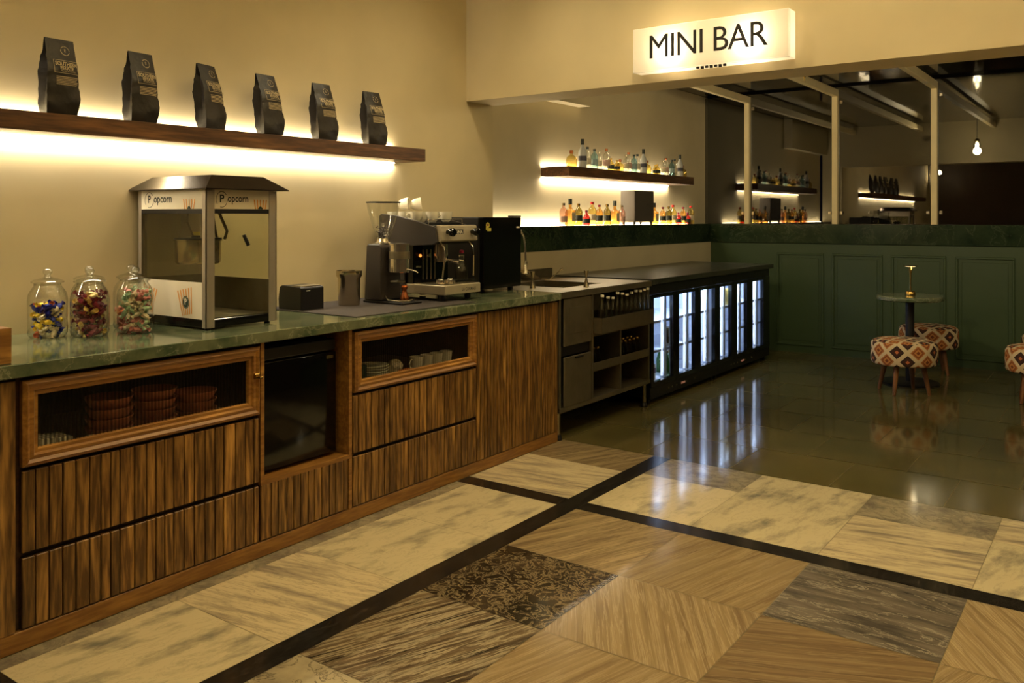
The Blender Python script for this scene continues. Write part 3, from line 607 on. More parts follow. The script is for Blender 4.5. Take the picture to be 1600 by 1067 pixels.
# ------------------------------------------------------------------ coffee bags
def bag_profile(z, H=.31):
    # half width y, half depth x, and centre x offset
    t = z/H
    w = .064 + .005*math.sin(PI*min(t/.7, 1)) - (.004 if t > .8 else 0)
    if t < .12: d = .042*(.75+2*t)
    elif t < .55: d = .043 - .002*(t-.12)
    else: d = .042*(1-(t-.55)/.45) + .0025
    return w, max(.0025, d)
BAGP = Vector((0, 0, 0))
def bag_front(y, z):
    w, d = bag_profile(z); return d*(1-.22*(y/w)**2)
bag_root = None
def make_bag():
    t = thing('coffee_bag', '', 'bag', (0, 0, 0), 'black foil bags on the long shelf'); g = G(); n = 16; H = .31; rings = []
    for i in range(22):
        z = H*i/21; w, d = bag_profile(z); ring = []
        for (a, b_) in [(-1, -1), (-1, -.5), (-1, 0), (-1, .5), (-1, 1)]: pass
        pts = []
        m_ = 6
        for q in range(m_): pts.append((1, -1+2*q/m_))      # front
        for q in range(4): pts.append((1-2*q/4, 1))         # right gusset
        for q in range(m_): pts.append((-1, 1-2*q/m_))
        for q in range(4): pts.append((-1+2*q/4, -1))
        for (fx, fy) in pts:
            yy = w*fy; xx = d*fx*(1-.22*fy*fy)
            if abs(fy) == 1: xx = d*fx*.78; yy = fy*(w-.022*(1-abs(fx))*min(1, max(0, (z/H-.05)*2.5)))
            nz = (noise.noise(Vector((xx*18+3, yy*22, z*16)))*.006+noise.noise(Vector((xx*40, yy*50+5, z*60)))*.003)*(1 if z > .005 and z < H-.02 else .2)
            ring.append(g.bm.verts.new((xx+nz*(1 if abs(fx) == 1 else 0)-0.0005, yy+nz*.6, z if i else 0)))
        rings.append(ring)
    fs = []
    k_ = len(rings[0])
    for A, B in zip(rings, rings[1:]):
        for i in range(k_): fs.append(g.bm.faces.new((A[i], A[(i+1) % k_], B[(i+1) % k_], B[i])))
    fs.append(g.bm.faces.new(rings[0][::-1])); fs.append(g.bm.faces.new(rings[-1])); g._fin(fs)
    g.build('pouch', M['bag'], t, smooth=50)
    g = G()
    def F(cy, cz):
        return lambda x, y, z: Vector((bag_front(cy+x, min(.305, cz+y))+.006, cy+x, cz+y))
    g.text('SOUTHERN', .0225, F(.009, .206), sx=.78, off=.0009); g.text('ESTATE', .019, F(.009, .189), sx=.9, off=.0008); g.text('ARABICA COFFEE', .008, F(.012, .177))
    def strip(y0, y1, z0, z1):
        n_ = 6
        for q in range(n_):
            ya, yb = y0+(y1-y0)*q/n_, y0+(y1-y0)*(q+1)/n_
            if z1-z0 > .01:
                for s_ in range(4):
                    za, zb = z0+(z1-z0)*s_/4, z0+(z1-z0)*(s_+1)/4
                    g.quad([(bag_front(ya, za)+.006, ya, za), (bag_front(yb, za)+.006, yb, za), (bag_front(yb, zb)+.006, yb, zb), (bag_front(ya, zb)+.006, ya, zb)])
            else: g.quad([(bag_front(ya, z0)+.006, ya, z0), (bag_front(yb, z0)+.006, yb, z0), (bag_front(yb, z1)+.006, yb, z1), (bag_front(ya, z1)+.006, ya, z1)])
    strip(-.043, .060, .220, .2215); strip(-.043, .060, .168, .1695); strip(-.043, -.0415, .1695, .22); strip(.0585, .060, .1695, .22)
    for i in range(6): strip(-.036, .056-.004*(i % 3), .152-i*.0062, .1545-i*.0062)
    g.build('printed_label', M['bagprint'], t, recalc=False); g = G()
    for i in range(26):
        a = 2*PI*i/26; 
        if 10 < i % 26 < 12 or i % 26 == 25: continue
        r1, r2 = .0165, .0195; b_ = a+2*PI/26*.8
        q = [(math.cos(v)*r, math.sin(v)*r) for v, r in ((a, r1), (b_, r1), (b_, r2), (a, r2))]
        g.quad([(bag_front(.012+u, .262+v)+.006, .012+u, .262+v) for u, v in q])
    g.text('E', .018, F(.012, .263))
    g.build('round_emblem', M['bagprint'], t, recalc=False)
    return t
bt = make_bag()
bagpos = [(1.762, 4, 0), (2.118, 6, 1), (2.478, 14, 7), (2.822, 4, 8), (3.185, -2, 7), (3.562, -6, 7)]
words = ['leftmost black coffee bag on the long shelf, standing upright', 'second black coffee bag from the left, top corners dipping in the middle', 'third black coffee bag from the left, leaning back on the wall', 'fourth black coffee bag from the left on the glowing shelf', 'fifth black coffee bag from the left, second from the shelf end', 'rightmost black coffee bag nearest the shelf end']
for i, (y, rz, lean) in enumerate(bagpos):
    o = bt if i == 0 else copy_tree(bt)
    o.location = (-3.535, y, 1.8335+.038*math.sin(math.radians(lean))); o.rotation_euler = (0, -math.radians(lean), math.radians(rz)); o['label'] = words[i]
# ------------------------------------------------------------------ candy jars
def sweet_mesh(kind):
    g = G()
    if kind == 0: g.lathe([(.009, -.014), (.0105, -.006), (.0105, .006), (.009, .014)], (0, 0, 0), 8, 'x'); 
    else: g.ico((0, 0, 0), .0115, 1, (1.2, 1, .8))
    for s_ in (-1, 1): g.lathe([(.003, .012*s_), (.010, .024*s_)], (0, 0, 0), 8, 'x', caps=False)
    return g
def make_jar(x, y, lab):
    t = thing('candy_jar', lab, 'jar', (x, y, .9455), 'lidded glass candy jars')
    g = G(); n = 32
    prof = [(.060, 0), (.068, .006), (.0715, .02), (.0725, .15), (.068, .175), (.056, .196), (.050, .203), (.050, .213)]
    rings = []
    for r, z in prof:
        rings.append([g.bm.verts.new((x+(r+(.0012 if (i % 2 and .01 < z < .18) else 0))*math.cos(2*PI*i/n), y+(r+(.0012 if (i % 2 and .01 < z < .18) else 0))*math.sin(2*PI*i/n), .9455+z)) for i in range(n)])
    fs = []
    for A, B in zip(rings, rings[1:]):
        for i in range(n): fs.append(g.bm.faces.new((A[i], A[(i+1) % n], B[(i+1) % n], B[i])))
    fs.append(g.bm.faces.new(rings[0][::-1])); g._fin(fs); g.build('glass_body', M['jar'], t, smooth=50)
    g = G(); g.lathe([(.0485, .206), (.0485, .214), (.060, .216), (.061, .222), (.050, .229), (.022, .236), (.012, .240), (.010, .246), (.017, .254), (.018, .262), (.012, .270), (.001, .272)], (x, y, .9455), 28, caps=False)
    g.build('lid', M['jar'], t, smooth=50)
sweetbase = {}
def fill(x, y, cols, n, ztop, lab, group, seed):
    n = int(n*1.25)
    r = random.Random(seed); pos = []; placed = 0; tries = 0
    lay = 0; z = .9455+.016
    while placed < n and tries < 6000:
        tries += 1; a = r.uniform(0, 2*PI); rr = .043*math.sqrt(r.random()); p = Vector((x+rr*math.cos(a), y+rr*math.sin(a), z))
        if rr < .022 and placed % 2: continue
        if all((p-q).length > .0225 for q in pos[-60:]):
            pos.append(p); placed += 1
            key = (r.choice(cols), r.randint(0, 1))
            if key not in sweetbase:
                o = sweet_mesh(key[1]).build('wrapped_sweet', M[key[0]], loc=(0, 0, 0), smooth=40); sweetbase[key] = o
            else: o = sweetbase[key].copy(); C.objects.link(o)
            o.location = p; o.rotation_euler = (r.uniform(-.9, .9), r.uniform(-.9, .9), r.uniform(0, 6.28)); tag(o, '%s %s wrapped sweet %s the %s' % (['twist-ended', 'round'][key[1]], key[0][2:], 'near the bottom of' if p.z < .9455+ztop*.33 else ('near the top of' if p.z > .9455+ztop*.68 else 'in the middle of'), lab), 'sweet', group)
        if tries % 42 == 0: z = min(z+.0052, .9455+ztop)
make_jar(-3.500, 1.700, 'leftmost lidded glass jar holding blue and yellow wrapped sweets')
fill(-3.500, 1.700, ['c_blue', 'c_blue', 'c_yellow', 'c_orange', 'c_ivory'], 58, .13, 'leftmost glass jar', 'sweets in the leftmost jar', 1)
make_jar(-3.405, 1.820, 'front middle lidded glass jar holding dark red and straw wrapped sweets')
fill(-3.405, 1.820, ['c_maroon', 'c_maroon', 'c_straw', 'c_purple'], 78, .165, 'front middle glass jar', 'sweets in the front middle jar', 2)
make_jar(-3.550, 1.895, 'rear glass jar half hidden behind the dark red sweets jar')
fill(-3.550, 1.895, ['c_ivory', 'c_straw', 'c_pink'], 26, .07, 'rear jar behind the dark red sweets', 'sweets in the rear left jar', 3)
make_jar(-3.345, 1.980, 'right front lidded glass jar of pink and mint wrapped sweets')
fill(-3.345, 1.980, ['c_pink', 'c_mint', 'c_ivory', 'c_pink', 'c_mint'], 84, .172, 'right front glass jar', 'sweets in the right front jar', 4)
make_jar(-3.505, 2.055, 'rear glass jar half hidden behind the pink and mint sweets jar')
fill(-3.505, 2.055, ['c_orange', 'c_ivory', 'c_pink'], 34, .10, 'rear jar beside popcorn machine', 'sweets in the rear right jar', 5)
# ------------------------------------------------------------------ popcorn machine
t = thing('popcorn_machine', 'glass-sided popcorn machine with dark peaked roof on the green countertop', 'popcorn machine', (-3.4, 2.36, .9455))
X0, X1, Y0, Y1 = -3.655, -3.146, 2.177, 2.544
g = G(); zb, zt = 1.543, 1.602
A = [(-3.695, 2.145), (-3.10, 2.145), (-3.10, 2.578), (-3.695, 2.578)]; B = [(-3.61, 2.22), (-3.17, 2.22), (-3.17, 2.49), (-3.61, 2.49)]
va = [g.bm.verts.new((*p, zb)) for p in A]; va2 = [g.bm.verts.new((*p, zb-.004)) for p in A]; vb = [g.bm.verts.new((*p, zt)) for p in B]
fs = [g.bm.faces.new(vb), g.bm.faces.new(va2[::-1])]
for i in range(4): fs += [g.bm.faces.new((va[i], va[(i+1) % 4], vb[(i+1) % 4], vb[i])), g.bm.faces.new((va2[i], va2[(i+1) % 4], va[(i+1) % 4], va[i]))]
g._fin(fs); g.build('roof', mat('dark_polished_steel', (70, 60, 50), .22, 1.0, var=.05), t)
pw = .042
for (px, py) in ((X1, Y0), (X1, Y1), (X0, Y0), (X0, Y1)):
    g = G(); sx_ = -1 if px == X1 else 1; sy_ = 1 if py == Y0 else -1
    g.box(min(px, px+sx_*.0035), max(px, px+sx_*.0035), min(py, py+sy_*pw), max(py, py+sy_*pw), .955, 1.538)
    g.box(min(px, px+sx_*pw*.62), max(px, px+sx_*pw*.62), min(py, py+sy_*.0035), max(py, py+sy_*.0035), .955, 1.538)
    for z in (.965, .978, .991, 1.525):
        for o_ in (.008, .033): g.lathe([(.002, 0), (.002, .0015)], (px-(.0005 if sx_ < 0 else 0)*0, py+sy_*o_, z), 6, 'x') if sx_ < 0 else None
    g.build('corner_post', M['alu'], t)
g = G(); g.box(X0+.006, X1-.004, Y0+.004, Y1-.004, .955, .99, .002); g.build('base', M['black_gloss'], t)
[(lambda g: (g.cyl(a, b_, .9455, .956, .013, n=12), g.build('foot', M['black'], t)))(G()) for a in (X0+.04, X1-.03) for b_ in (Y0+.03, Y1-.03)]
# sign boards and black trims
def signboard(side):
    g = G()
    if side == 'L': g.box(X0+.02, X1-.02, Y0+.001, Y0+.004, 1.457, 1.540)
    else: g.box(X1-.0045, X1-.0015, Y0+.035, Y1-.035, 1.457, 1.540)
    b = g.build('sign_board', M['white_plate'], t)
    if side == 'L': F = lambda cx, cz: (lambda x, y, z: Vector((cx+x, Y0-.0003, cz+y)))
    else: F = lambda cx, cz: (lambda x, y, z: Vector((X1-.0005, cx+x, cz+y)))
    c0 = -3.565 if side == 'L' else 2.255
    s_ = 1.0 if side == 'L' else .82
    g = G(); g.text('P', .046, F(c0, 1.500), off=.0012); g.text('opcorn', .050*(1 if side == 'L' else .92), F(c0+.035*s_, 1.502), align='LEFT', off=.0006, sx=.95 if side == 'L' else .8)
    f = F(c0, 1.498)
    for i in range(30):
        if i in (0, 1, 2, 18, 19, 20): continue
        a, b2 = 2*PI*i/30, 2*PI*(i+.95)/30
        g.quad([f(math.cos(v)*r_*s_, math.sin(v)*r_, 0) for v, r_ in ((a, .032), (b2, .032), (b2, .035), (a, .035))])
    g.build('lettering', M['ink'], b, recalc=False)
    g = G(); c1 = (-3.265 if side == 'L' else 2.455)
    f = F(c1, 1.478)
    for i in range(5):
        u = (-.04+.02*i)*s_; g.quad([f(u*.8-.003, -.0205, 0), f(u*.8+.003, -.0205, 0), f(u+.003, .022, 0), f(u-.003, .022, 0)])
    g.build('popcorn_bag_print', M['orange_print'], b, recalc=False)
    g = G()
    for i in range(9): g.quad([f(math.cos(PI*v/9)*r_, -.0205+math.sin(PI*v/9)*r_, .0) + Vector((.0004 if side == 'R' else 0, -.0004 if side == 'L' else 0, 0)) for v, r_ in ((i, 0.001), (i, .012), (i+1, .012), (i+1, .001))])
    g.build('round_emblem', M['green_print'], b, recalc=False)
signboard('L'); signboard('R')
g = G(); g.box(X0+.02, X1-.02, Y0+.003, Y0+.008, 1.437, 1.457); g.box(X1-.008, X1-.003, Y0+.035, Y1-.035, 1.437, 1.457); g.build('top_trim', M['black'], t)
g = G(); g.box(X0+.01, X1-.005, Y0+.005, Y1-.005, 1.44, 1.538); g.build('top_housing', M['alu'], t)
g = G(); g.box(X0+.02, X1-.02, Y0+.003, Y0+.006, 1.145, 1.44); g.build('side_pane', M['pane'], t)
g = G(); g.box(X1-.009, X1-.006, Y0+.035, Y1-.035, .99, 1.44); g.build('front_pane', M['pane'], t)
g = G(); g.box(X0+.02, X1-.02, Y1-.006, Y1-.003, .99, 1.44); g.build('side_pane', M['pane'], t)
g = G(); g.box(X0+.004, X0+.007, Y0+.03, Y1-.03, .99, 1.44); g.build('rear_pane', M['pane'], t)
g = G(); g.box(X0+.012, X0+.016, Y0+.03, Y1-.03, .99, 1.15); g.box(X0+.02, X1-.02, Y1-.014, Y1-.008, .99, 1.14); g.box(X0+.02, X1-.02, Y0+.03, Y1-.03, .985, .993)
g.build('inner_tray', M['steel_d'], t)
g = G(); g.box(X0+.02, X1-.028, Y0+.0005, Y0+.004, .990, 1.146); pl = g.build('lower_board', M['white_plate'], t)
def lowbag(cx, cz, tilt):
    R_ = Matrix.Rotation(tilt, 3, 'Y')
    f = lambda x, y, o_=0: Vector((cx, Y0-.0002-o_, cz)) + R_ @ Vector((x, 0, y))
    g = G()
    for i in range(6):
        u = -.05+.02*i; g.quad([f(u*.66-.003, -.062), f(u*.66+.003, -.062), f(u+.004, .05), f(u-.004, .05)])
    g.build('popcorn_bag_print', M['orange_print'], pl, recalc=False)
    g = G(); n = 20
    for i in range(n): g.quad([f(math.cos(2*PI*v/n)*r_*.9, -.008+math.sin(2*PI*v/n)*r_, .0004) for v, r_ in ((i, .0005), (i, .027), (i+1, .027), (i+1, .0005))])
    g.build('round_emblem', M['green_print'], pl, recalc=False)
    g = G(); g.text('P', .036, lambda x, y, z: f(x, y-.006, .0009), off=.001)
    for i in range(n): g.quad([f(math.cos(2*PI*v/n)*r_*.9, -.008+math.sin(2*PI*v/n)*r_, .0009) for v, r_ in ((i, .0225), (i, .0235), (i+1, .0235), (i+1, .0225))])
    g.build('emblem_letter', M['white_plate'], pl, recalc=False)
lowbag(-3.29, 1.065, -.18); lowbag(-3.565, 1.065, .22)
kt = G(); kc = (-3.47, 2.36)
kt.lathe([(.001, 1.208), (.092, 1.210), (.100, 1.22), (.101, 1.312), (.106, 1.314), (.106, 1.320), (.099, 1.320), (.094, 1.225), (.001, 1.22)], (kc[0], kc[1], 0), 32, caps=False)
kb = kt.build('kettle', M['steel'], t, smooth=40)
g = G(); g.cyl(kc[0], kc[1], 1.3205, 1.328, .104, n=32); g.cyl(kc[0], kc[1], 1.328, 1.338, .03); g.build('kettle_lid', M['black'], kb)
g = G(); g.prism([(kc[0]-.09, 1.44), (kc[0]-.04, 1.44), (kc[0]-.045, 1.40), (kc[0]+.0, 1.335), (kc[0]-.11, 1.328), (kc[0]-.085, 1.38)], 'y', kc[1]-.03, kc[1]-.02); g.tube([(kc[0]+.03, kc[1], 1.44), (kc[0]+.03, kc[1], 1.33)], .008); g.tube([(kc[0]+.08, kc[1]+.02, 1.44), (kc[0]+.07, kc[1]+.05, 1.33)], .006); g.tube([(kc[0]+.13, kc[1]+.02, 1.44), (kc[0]+.16, kc[1]+.04, 1.36), (kc[0]+.13, kc[1]+.05, 1.325)], .007); g.build('kettle_hanger', M['steel_d'], t)
g = G(); g.tube([(X1+.006, 2.362, 1.345), (X1+.018, 2.378, 1.298)], .008, 8); g.build('door_handle', M['black'], t)
g = G(); g.box(X0+.0095, X0+.011, 2.445, 2.515, 1.245, 1.352); g.build('note_paper', M['yellow_note'], t)
g = G(); g.box(X0+.0115, X0+.012, 2.447, 2.513, 1.33, 1.334); g.box(X0+.0115, X0+.012, 2.447, 2.513, 1.300, 1.305); g.box(X0+.0115, X0+.012, 2.457, 2.503, 1.268, 1.271); g.build('note_lines', M['ink'], t)
# ------------------------------------------------------------------ printer, mat, canister
g = G(); g.box(-3.665, -2.985, 2.885, 3.80, .9455, .9495, .001)
tag(g.build('bar_mat', M['matcloth'], loc=(-3.3, 3.3, .9455)), 'dark textured mat lying on the green countertop under the grinder', 'mat')
t = thing('receipt_printer', 'small black receipt printer at the left end of the dark mat', 'printer', (-3.49, 2.98, .9495))
g = G(); g.prism([(-3.575, .9497), (-3.404, .9497), (-3.404, 1.060), (-3.41, 1.066), (-3.55, 1.072), (-3.568, 1.064), (-3.578, 1.00)], 'y', 2.905, 3.057, .002); g.build('body', M['black'], t)
g = G(); g.box(-3.475, -3.415, 2.912, 3.05, 1.0665, 1.073, .002); g.build('paper_cover', M['steel_d'], t)
g = G(); g.box(-3.404, -3.4032, 2.94, 2.965, 1.045, 1.050); g.build('badge', M['white'], t)
t = thing('steel_canister', 'round steel knock-out canister with flared rim on the mat', 'canister', (-3.42, 3.25, .9495))
g = G(); g.lathe([(.056, 0), (.058, .004), (.060, .145), (.069, .158), (.069, .186), (.066, .186), (.062, .16), (.054, .14), (.050, .01), (.001, .01)], (-3.42, 3.25, .9497), 36, caps=False); g.build('body', M['steel'], t, smooth=40)
g = G(); g.tube([(-3.48, 3.25, 1.115), (-3.36, 3.25, 1.115)], .011, 12); g.build('knock_bar', M['chrome'], t)
# ------------------------------------------------------------------ grinder
t = thing('coffee_grinder', 'dark coffee grinder with clear bean hopper and chrome doser', 'grinder', (-3.35, 3.47, .9495))
g = G(); g.box(-3.47, -3.17, 3.40, 3.56, .9497, .965, .006, 2); g.build('base', M['black'], t)
g = G(); g.prism([(-3.455, .965), (-3.325, .965), (-3.325, 1.262), (-3.34, 1.275), (-3.43, 1.275), (-3.438, 1.262)], 'y', 3.395, 3.555, .006)
g.box(-3.33, -3.262, 3.49, 3.55, 1.12, 1.27, .004); g.build('body', M['grinder'], t)
g = G(); g.lathe([(.050, 0), (.052, .004), (.038, .012), (.034, .03)], (-3.38, 3.47, 1.275), 28); g.build('collar', M['chrome'], t, smooth=40)
g = G(); g.lathe([(.034, 1.300), (.046, 1.33), (.066, 1.39), (.084, 1.45), (.093, 1.502)], (-3.38, 3.47, 0), 36, caps=False); hp = g.build('hopper', M['jar'], t, smooth=50)
g = G(); g.cyl(-3.38, 3.47, 1.502, 1.509, .096, n=36); g.build('hopper_lid', M['black'], hp)
g = G(); rr_ = random.Random(3)
for i in range(95):
    z = rr_.uniform(1.306, 1.372); rm = .028+(z-1.306)*.25; a = rr_.uniform(0, 6.28); q = rm*math.sqrt(rr_.random())
    g.ico((-3.38+q*math.cos(a), 3.47+q*math.sin(a), z), .0062, 1, (1, .75, .6))
o = g.build('coffee_beans', M['bean'], hp); o['kind'] = 'stuff'
g = G(); g.lathe([(.052, 0), (.057, .004), (.057, .15), (.060, .152), (.060, .158), (.02, .162)], (-3.258, 3.47, 1.120), 36); g.build('doser', M['chrome'], t, smooth=35)
g = G(); g.lathe([(.0575, 1.195), (.0575, 1.235)], (-3.258, 3.47, 0), 36, caps=False)
g.build('doser_window', M['steel_d'], t)
g = G(); g.tube([(-3.2, 3.47, 1.14), (-3.16, 3.49, 1.13), (-3.15, 3.50, 1.12)], .004); g.build('doser_lever', M['chrome'], t)
g = G(); g.tube([(-3.32, 3.425, .99), (-3.29, 3.41, .972), (-3.22, 3.42, .968), (-3.18, 3.47, .968), (-3.22, 3.53, .968)], .004, 8); g.box(-3.30, -3.24, 3.44, 3.50, 1.063, 1.075, .003); g.build('fork', M['steel_d'], t)
g = G(); g.lathe([(.024, 0), (.026, .02), (.014, .045), (.012, .06), (.019, .075), (.016, .085), (.001, .088)], (0, 0, 0), 20)
o = tag(g.build('tamper', M['copper'], loc=(0, 0, 0), smooth=40), 'copper tamper standing on the grinder base under the doser', 'tamper'); o.location = (-3.225, 3.475, .9655)
# ------------------------------------------------------------------ espresso machine
t = thing('espresso_machine', 'black and champagne espresso machine with white cups on top', 'coffee machine', (-3.35, 3.84, .9455))
ey0, ey1 = 3.675, 3.995
g = G(); g.box(-3.50, -3.102, ey0, ey1, .985, 1.040, .004); tr_ = g.build('drip_tray', M['silver'], t)
g = G(); g.text('LA CARIMALI', .026, lambda x, y, z: Vector((-3.1015, 3.885+x, 1.010+y)), off=.0003, sx=.85); g.build('lettering', M['ink'], tr_, recalc=False)
g = G(); g.box(-3.34, -3.112, ey0+.01, ey1-.01, 1.040, 1.0425)
for i in range(12): g.box(-3.33, -3.12, ey0+.02+i*.024, ey0+.026+i*.024, 1.0425, 1.045)
g.build('drip_grate', M['chrome'], tr_)
g = G(); g.box(-3.60, -3.345, ey0+.005, ey1-.005, .985, 1.30, .004); g.build('rear_body', M['black_gloss'], t)
g = G(); g.box(-3.60, -3.18, ey0+.008, ey1-.008, 1.27, 1.375, .004); g.box(-3.60, -3.25, ey0+.008, ey1-.008, 1.375, 1.392); g.build('upper_body', M['black'], t)
prof = [(-3.60, 1.23), (-3.60, 1.43), (-3.585, 1.443), (-3.46, 1.432), (-3.30, 1.40), (-3.165, 1.365), (-3.150, 1.285), (-3.18, 1.268), (-3.50, 1.25)]
for (a, b_) in ((ey0-.014, ey0), (ey1, ey1+.014)):
    g = G(); g.prism(prof, 'y', a, b_, .002); g.prism([(-3.60, .985), (-3.60, 1.24), (-3.40, 1.262), (-3.40, .985)], 'y', a+.003, b_-.001); g.build('side_panel', M['grinder'], t)
g = G(); g.prism([(-3.17, 1.285), (-3.17, 1.378), (-3.146, 1.378), (-3.134, 1.372), (-3.126, 1.29), (-3.14, 1.283)], 'y', ey0, ey1+.004, .003); cp = g.build('control_panel', M['silver'], t)
for yy in (3.725, 3.945):
    g = G(); g.lathe([(.012, 0), (.013, .02), (.022, .024), (.024, .034), (.024, .046), (.018, .052)], (-3.13, yy, 1.338), 20, 'x'); g.lathe([(.008, .02), (.008, .05)], (-3.13, yy+.018, 1.338), 8, 'x'); g.build('steam_knob', M['black_gloss'], cp, smooth=40)
g = G(); g.box(-3.1335, -3.1295, 3.765, 3.868, 1.322, 1.352, .001); g.build('badge', M['black'], cp)
g = G(); g.text('JANNA', .026, lambda x, y, z: Vector((-3.1292, 3.817+x, 1.337+y)), off=.0006, sx=1.05); g.build('badge_lettering', M['white'], cp, recalc=False)
g = G(); g.cyl(-3.25, 3.81, 1.20, 1.275, .042); g.cyl(-3.25, 3.81, 1.185, 1.20, .036); g.build('group_head', M['chrome'], t, smooth=40)
g = G(); g.cyl(-3.25, 3.81, 1.165, 1.187, .034); g.tube([(-3.22, 3.81, 1.178), (-3.10, 3.80, 1.165)], [.008, .013], 10); g.build('portafilter', M['chrome'], t)
for yy, tw in ((3.705, 0), (3.965, 1)):
    g = G(); g.tube([(-3.17, yy, 1.285), (-3.135, yy, 1.25), (-3.13, yy, 1.20), (-3.14, yy-.01*(1-2*tw), 1.08)], .005, 8); g.build('steam_wand', M['chrome'], t, smooth=60)
g = G(); g.cyl(-3.343, 3.74, 1.19, 1.2, .001); g.lathe([(.009, 0), (.009, .006)], (-3.345, 3.735, 1.20), 14, 'x'); g.build('pilot_light', M['amber_led'], t)
g = G()
for i in range(4): g.tube([(-3.335, 3.75+i*.035, 1.235), (-3.335, 3.75+i*.035, 1.06)], .0028, 6)
g.lathe([(.012, 0), (.012, .012)], (-3.335, 3.80, 1.20), 12, 'x'); g.box(-3.344, -3.343, 3.70, 3.745, 1.130, 1.142)
g.build('water_rods', M['chrome'], t)
[(lambda g: (g.cyl(a, b_, .9499, .986, .02, n=14), g.build('foot', M['black'], t)))(G()) for a in (-3.52, -3.17) for b_ in (ey0+.04, ey1-.04)]
g = G(); g.tube([(-3.235, ey0+.01, 1.376), (-3.235, ey0+.01, 1.41), (-3.235, ey1-.01, 1.41), (-3.235, ey1-.01, 1.376)], .003); g.build('cup_rail', M['chrome'], t)
cup = make_cup(.039, .062)
cups = [(-3.545, 3.727, 1.393, 0, 0), (-3.455, 3.727, 1.393, 0, 0), (-3.365, 3.727, 1.393, 0, 0), (-3.288, 3.78, 1.393, 0, 0), (-3.41, 3.82, 1.393, 0, 0), (-3.288, 3.90, 1.393, 0, 0), (-3.54, 3.84, 1.393, 0, 0), (-3.42, 3.92, 1.393, 0, 0), (-3.535, 3.76, 1.496, PI/2, -.4), (-3.475, 3.80, 1.496, PI/2, -.2)]
cl = ['white cup at the back left of the row on the coffee machine', 'white cup second in the near row on the coffee machine', 'white cup third in the near row on the coffee machine', 'large white cup at the front corner on top of the coffee machine', 'white cup in the middle of the coffee machine top', 'white cup with handle to the right at the front of the coffee machine top', 'white cup at the rear middle on the coffee machine', 'white cup at the far right rear on the coffee machine', 'white cup lying on its side on top of the cups, left one', 'white cup lying on its side on top of the cups, right one']
for i, (x, y, z, rx, rz) in enumerate(cups):
    o = cup if i == 0 else copy_tree(cup)
    o.location = (x, y, z); o.rotation_euler = (0, rx*.93, .9+rz if rx else [.3, 1.2, 2, -.2, 1, .8, 2, 1][i % 8]); o['label'] = cl[i]; o['group'] = 'white cups on the coffee machine'
def swing_bottle():
    t = thing('swing_top_bottle', 'clear swing-top glass bottle standing on the coffee machine drip tray', 'bottle', (-3.165, 3.895, 1.0455))
    g = G(); g.lathe([(.034, 0), (.037, .006), (.037, .05), (.030, .09), (.014, .125), (.012, .155), (.015, .16), (.015, .168)], (-3.165, 3.895, 1.0455), 24, caps=False); g.build('glass_body', M['clear'], t, smooth=50)
    g = G(); g.lathe([(.014, .168), (.014, .182), (.006, .188)], (-3.165, 3.895, 1.0455), 14); g.build('stopper', M['c_maroon'], t)
    g = G(); g.tube([(-3.165, 3.875, 1.175), (-3.165, 3.872, 1.20), (-3.165, 3.918, 1.20), (-3.165, 3.915, 1.175), (-3.15, 3.895, 1.17), (-3.165, 3.875, 1.175)], .0015, 6); g.build('wire_clip', M['chrome'], t)
swing_bottle()
g = G(); g.lathe([(.026, 0), (.027, .004), (.027, .022), (.018, .024), (.016, .028), (.001, .028)], (0, 0, 0), 20); sm = tag(g.build('dosing_cup', M['chrome'], loc=(0, 0, 0), smooth=40), 'chrome measuring cup at the left of the drip tray', 'cup', 'small steel things on the drip tray'); sm.location = (-3.17, 3.715, 1.0455)
c = sm.copy(); C.objects.link(c); c.location = (-3.145, 3.765, 1.0455); c['label'] = 'shiny squat cup second from left on the drip tray'
g = G(); g.tube([(-3.125, 3.80, 1.058), (-3.125, 3.97, 1.058)], [.007, .010], 10); tag(g.build('packing_tool', M['black_gloss'], loc=(-3.125, 3.88, 1.047)), 'black handled tool lying along the front of the drip tray', 'tool')
# ------------------------------------------------------------------ black cooler box
t = thing('counter_cooler', 'tall black countertop fridge with yellow sticker right of the coffee machine', 'fridge', (-3.45, 4.46, .9455))
g = G(); g.box(-3.63, -3.315, 4.245, 4.655, .965, 1.423, .006, 2); g.build('body', M['black'], t)
g = G(); g.box(-3.312, -3.275, 4.245, 4.655, .97, 1.423, .006, 2); d_ = g.build('door', M['black_gloss'], t)
g = G(); g.lathe([(.018, 0), (.018, .0006)], (-3.2752, 4.29, 1.372), 18, 'x'); g.box(-3.2752, -3.2746, 4.285, 4.325, 1.335, 1.355); g.box(-3.2752, -3.2746, 4.272, 4.300, 1.342, 1.36); g.build('sticker', M['yellow_note'], d_)
g = G(); g.box(-3.2745, -3.274, 4.283, 4.300, 1.368, 1.382); g.build('sticker_print', M['c_maroon'], d_)
g = G(); g.box(-3.2752, -3.2744, 4.60, 4.635, 1.352, 1.362); g.build('badge', M['white'], d_)
g = G(); g.box(-3.31, -3.27, 4.55, 4.65, 1.4235, 1.433, .003); g.build('hinge_cover', M['black'], t)
[(lambda g: (g.cyl(a, b_, .9457, .966, .018, n=14), g.build('foot', M['black'], t)))(G()) for a in (-3.58, -3.34) for b_ in (4.28, 4.62)]
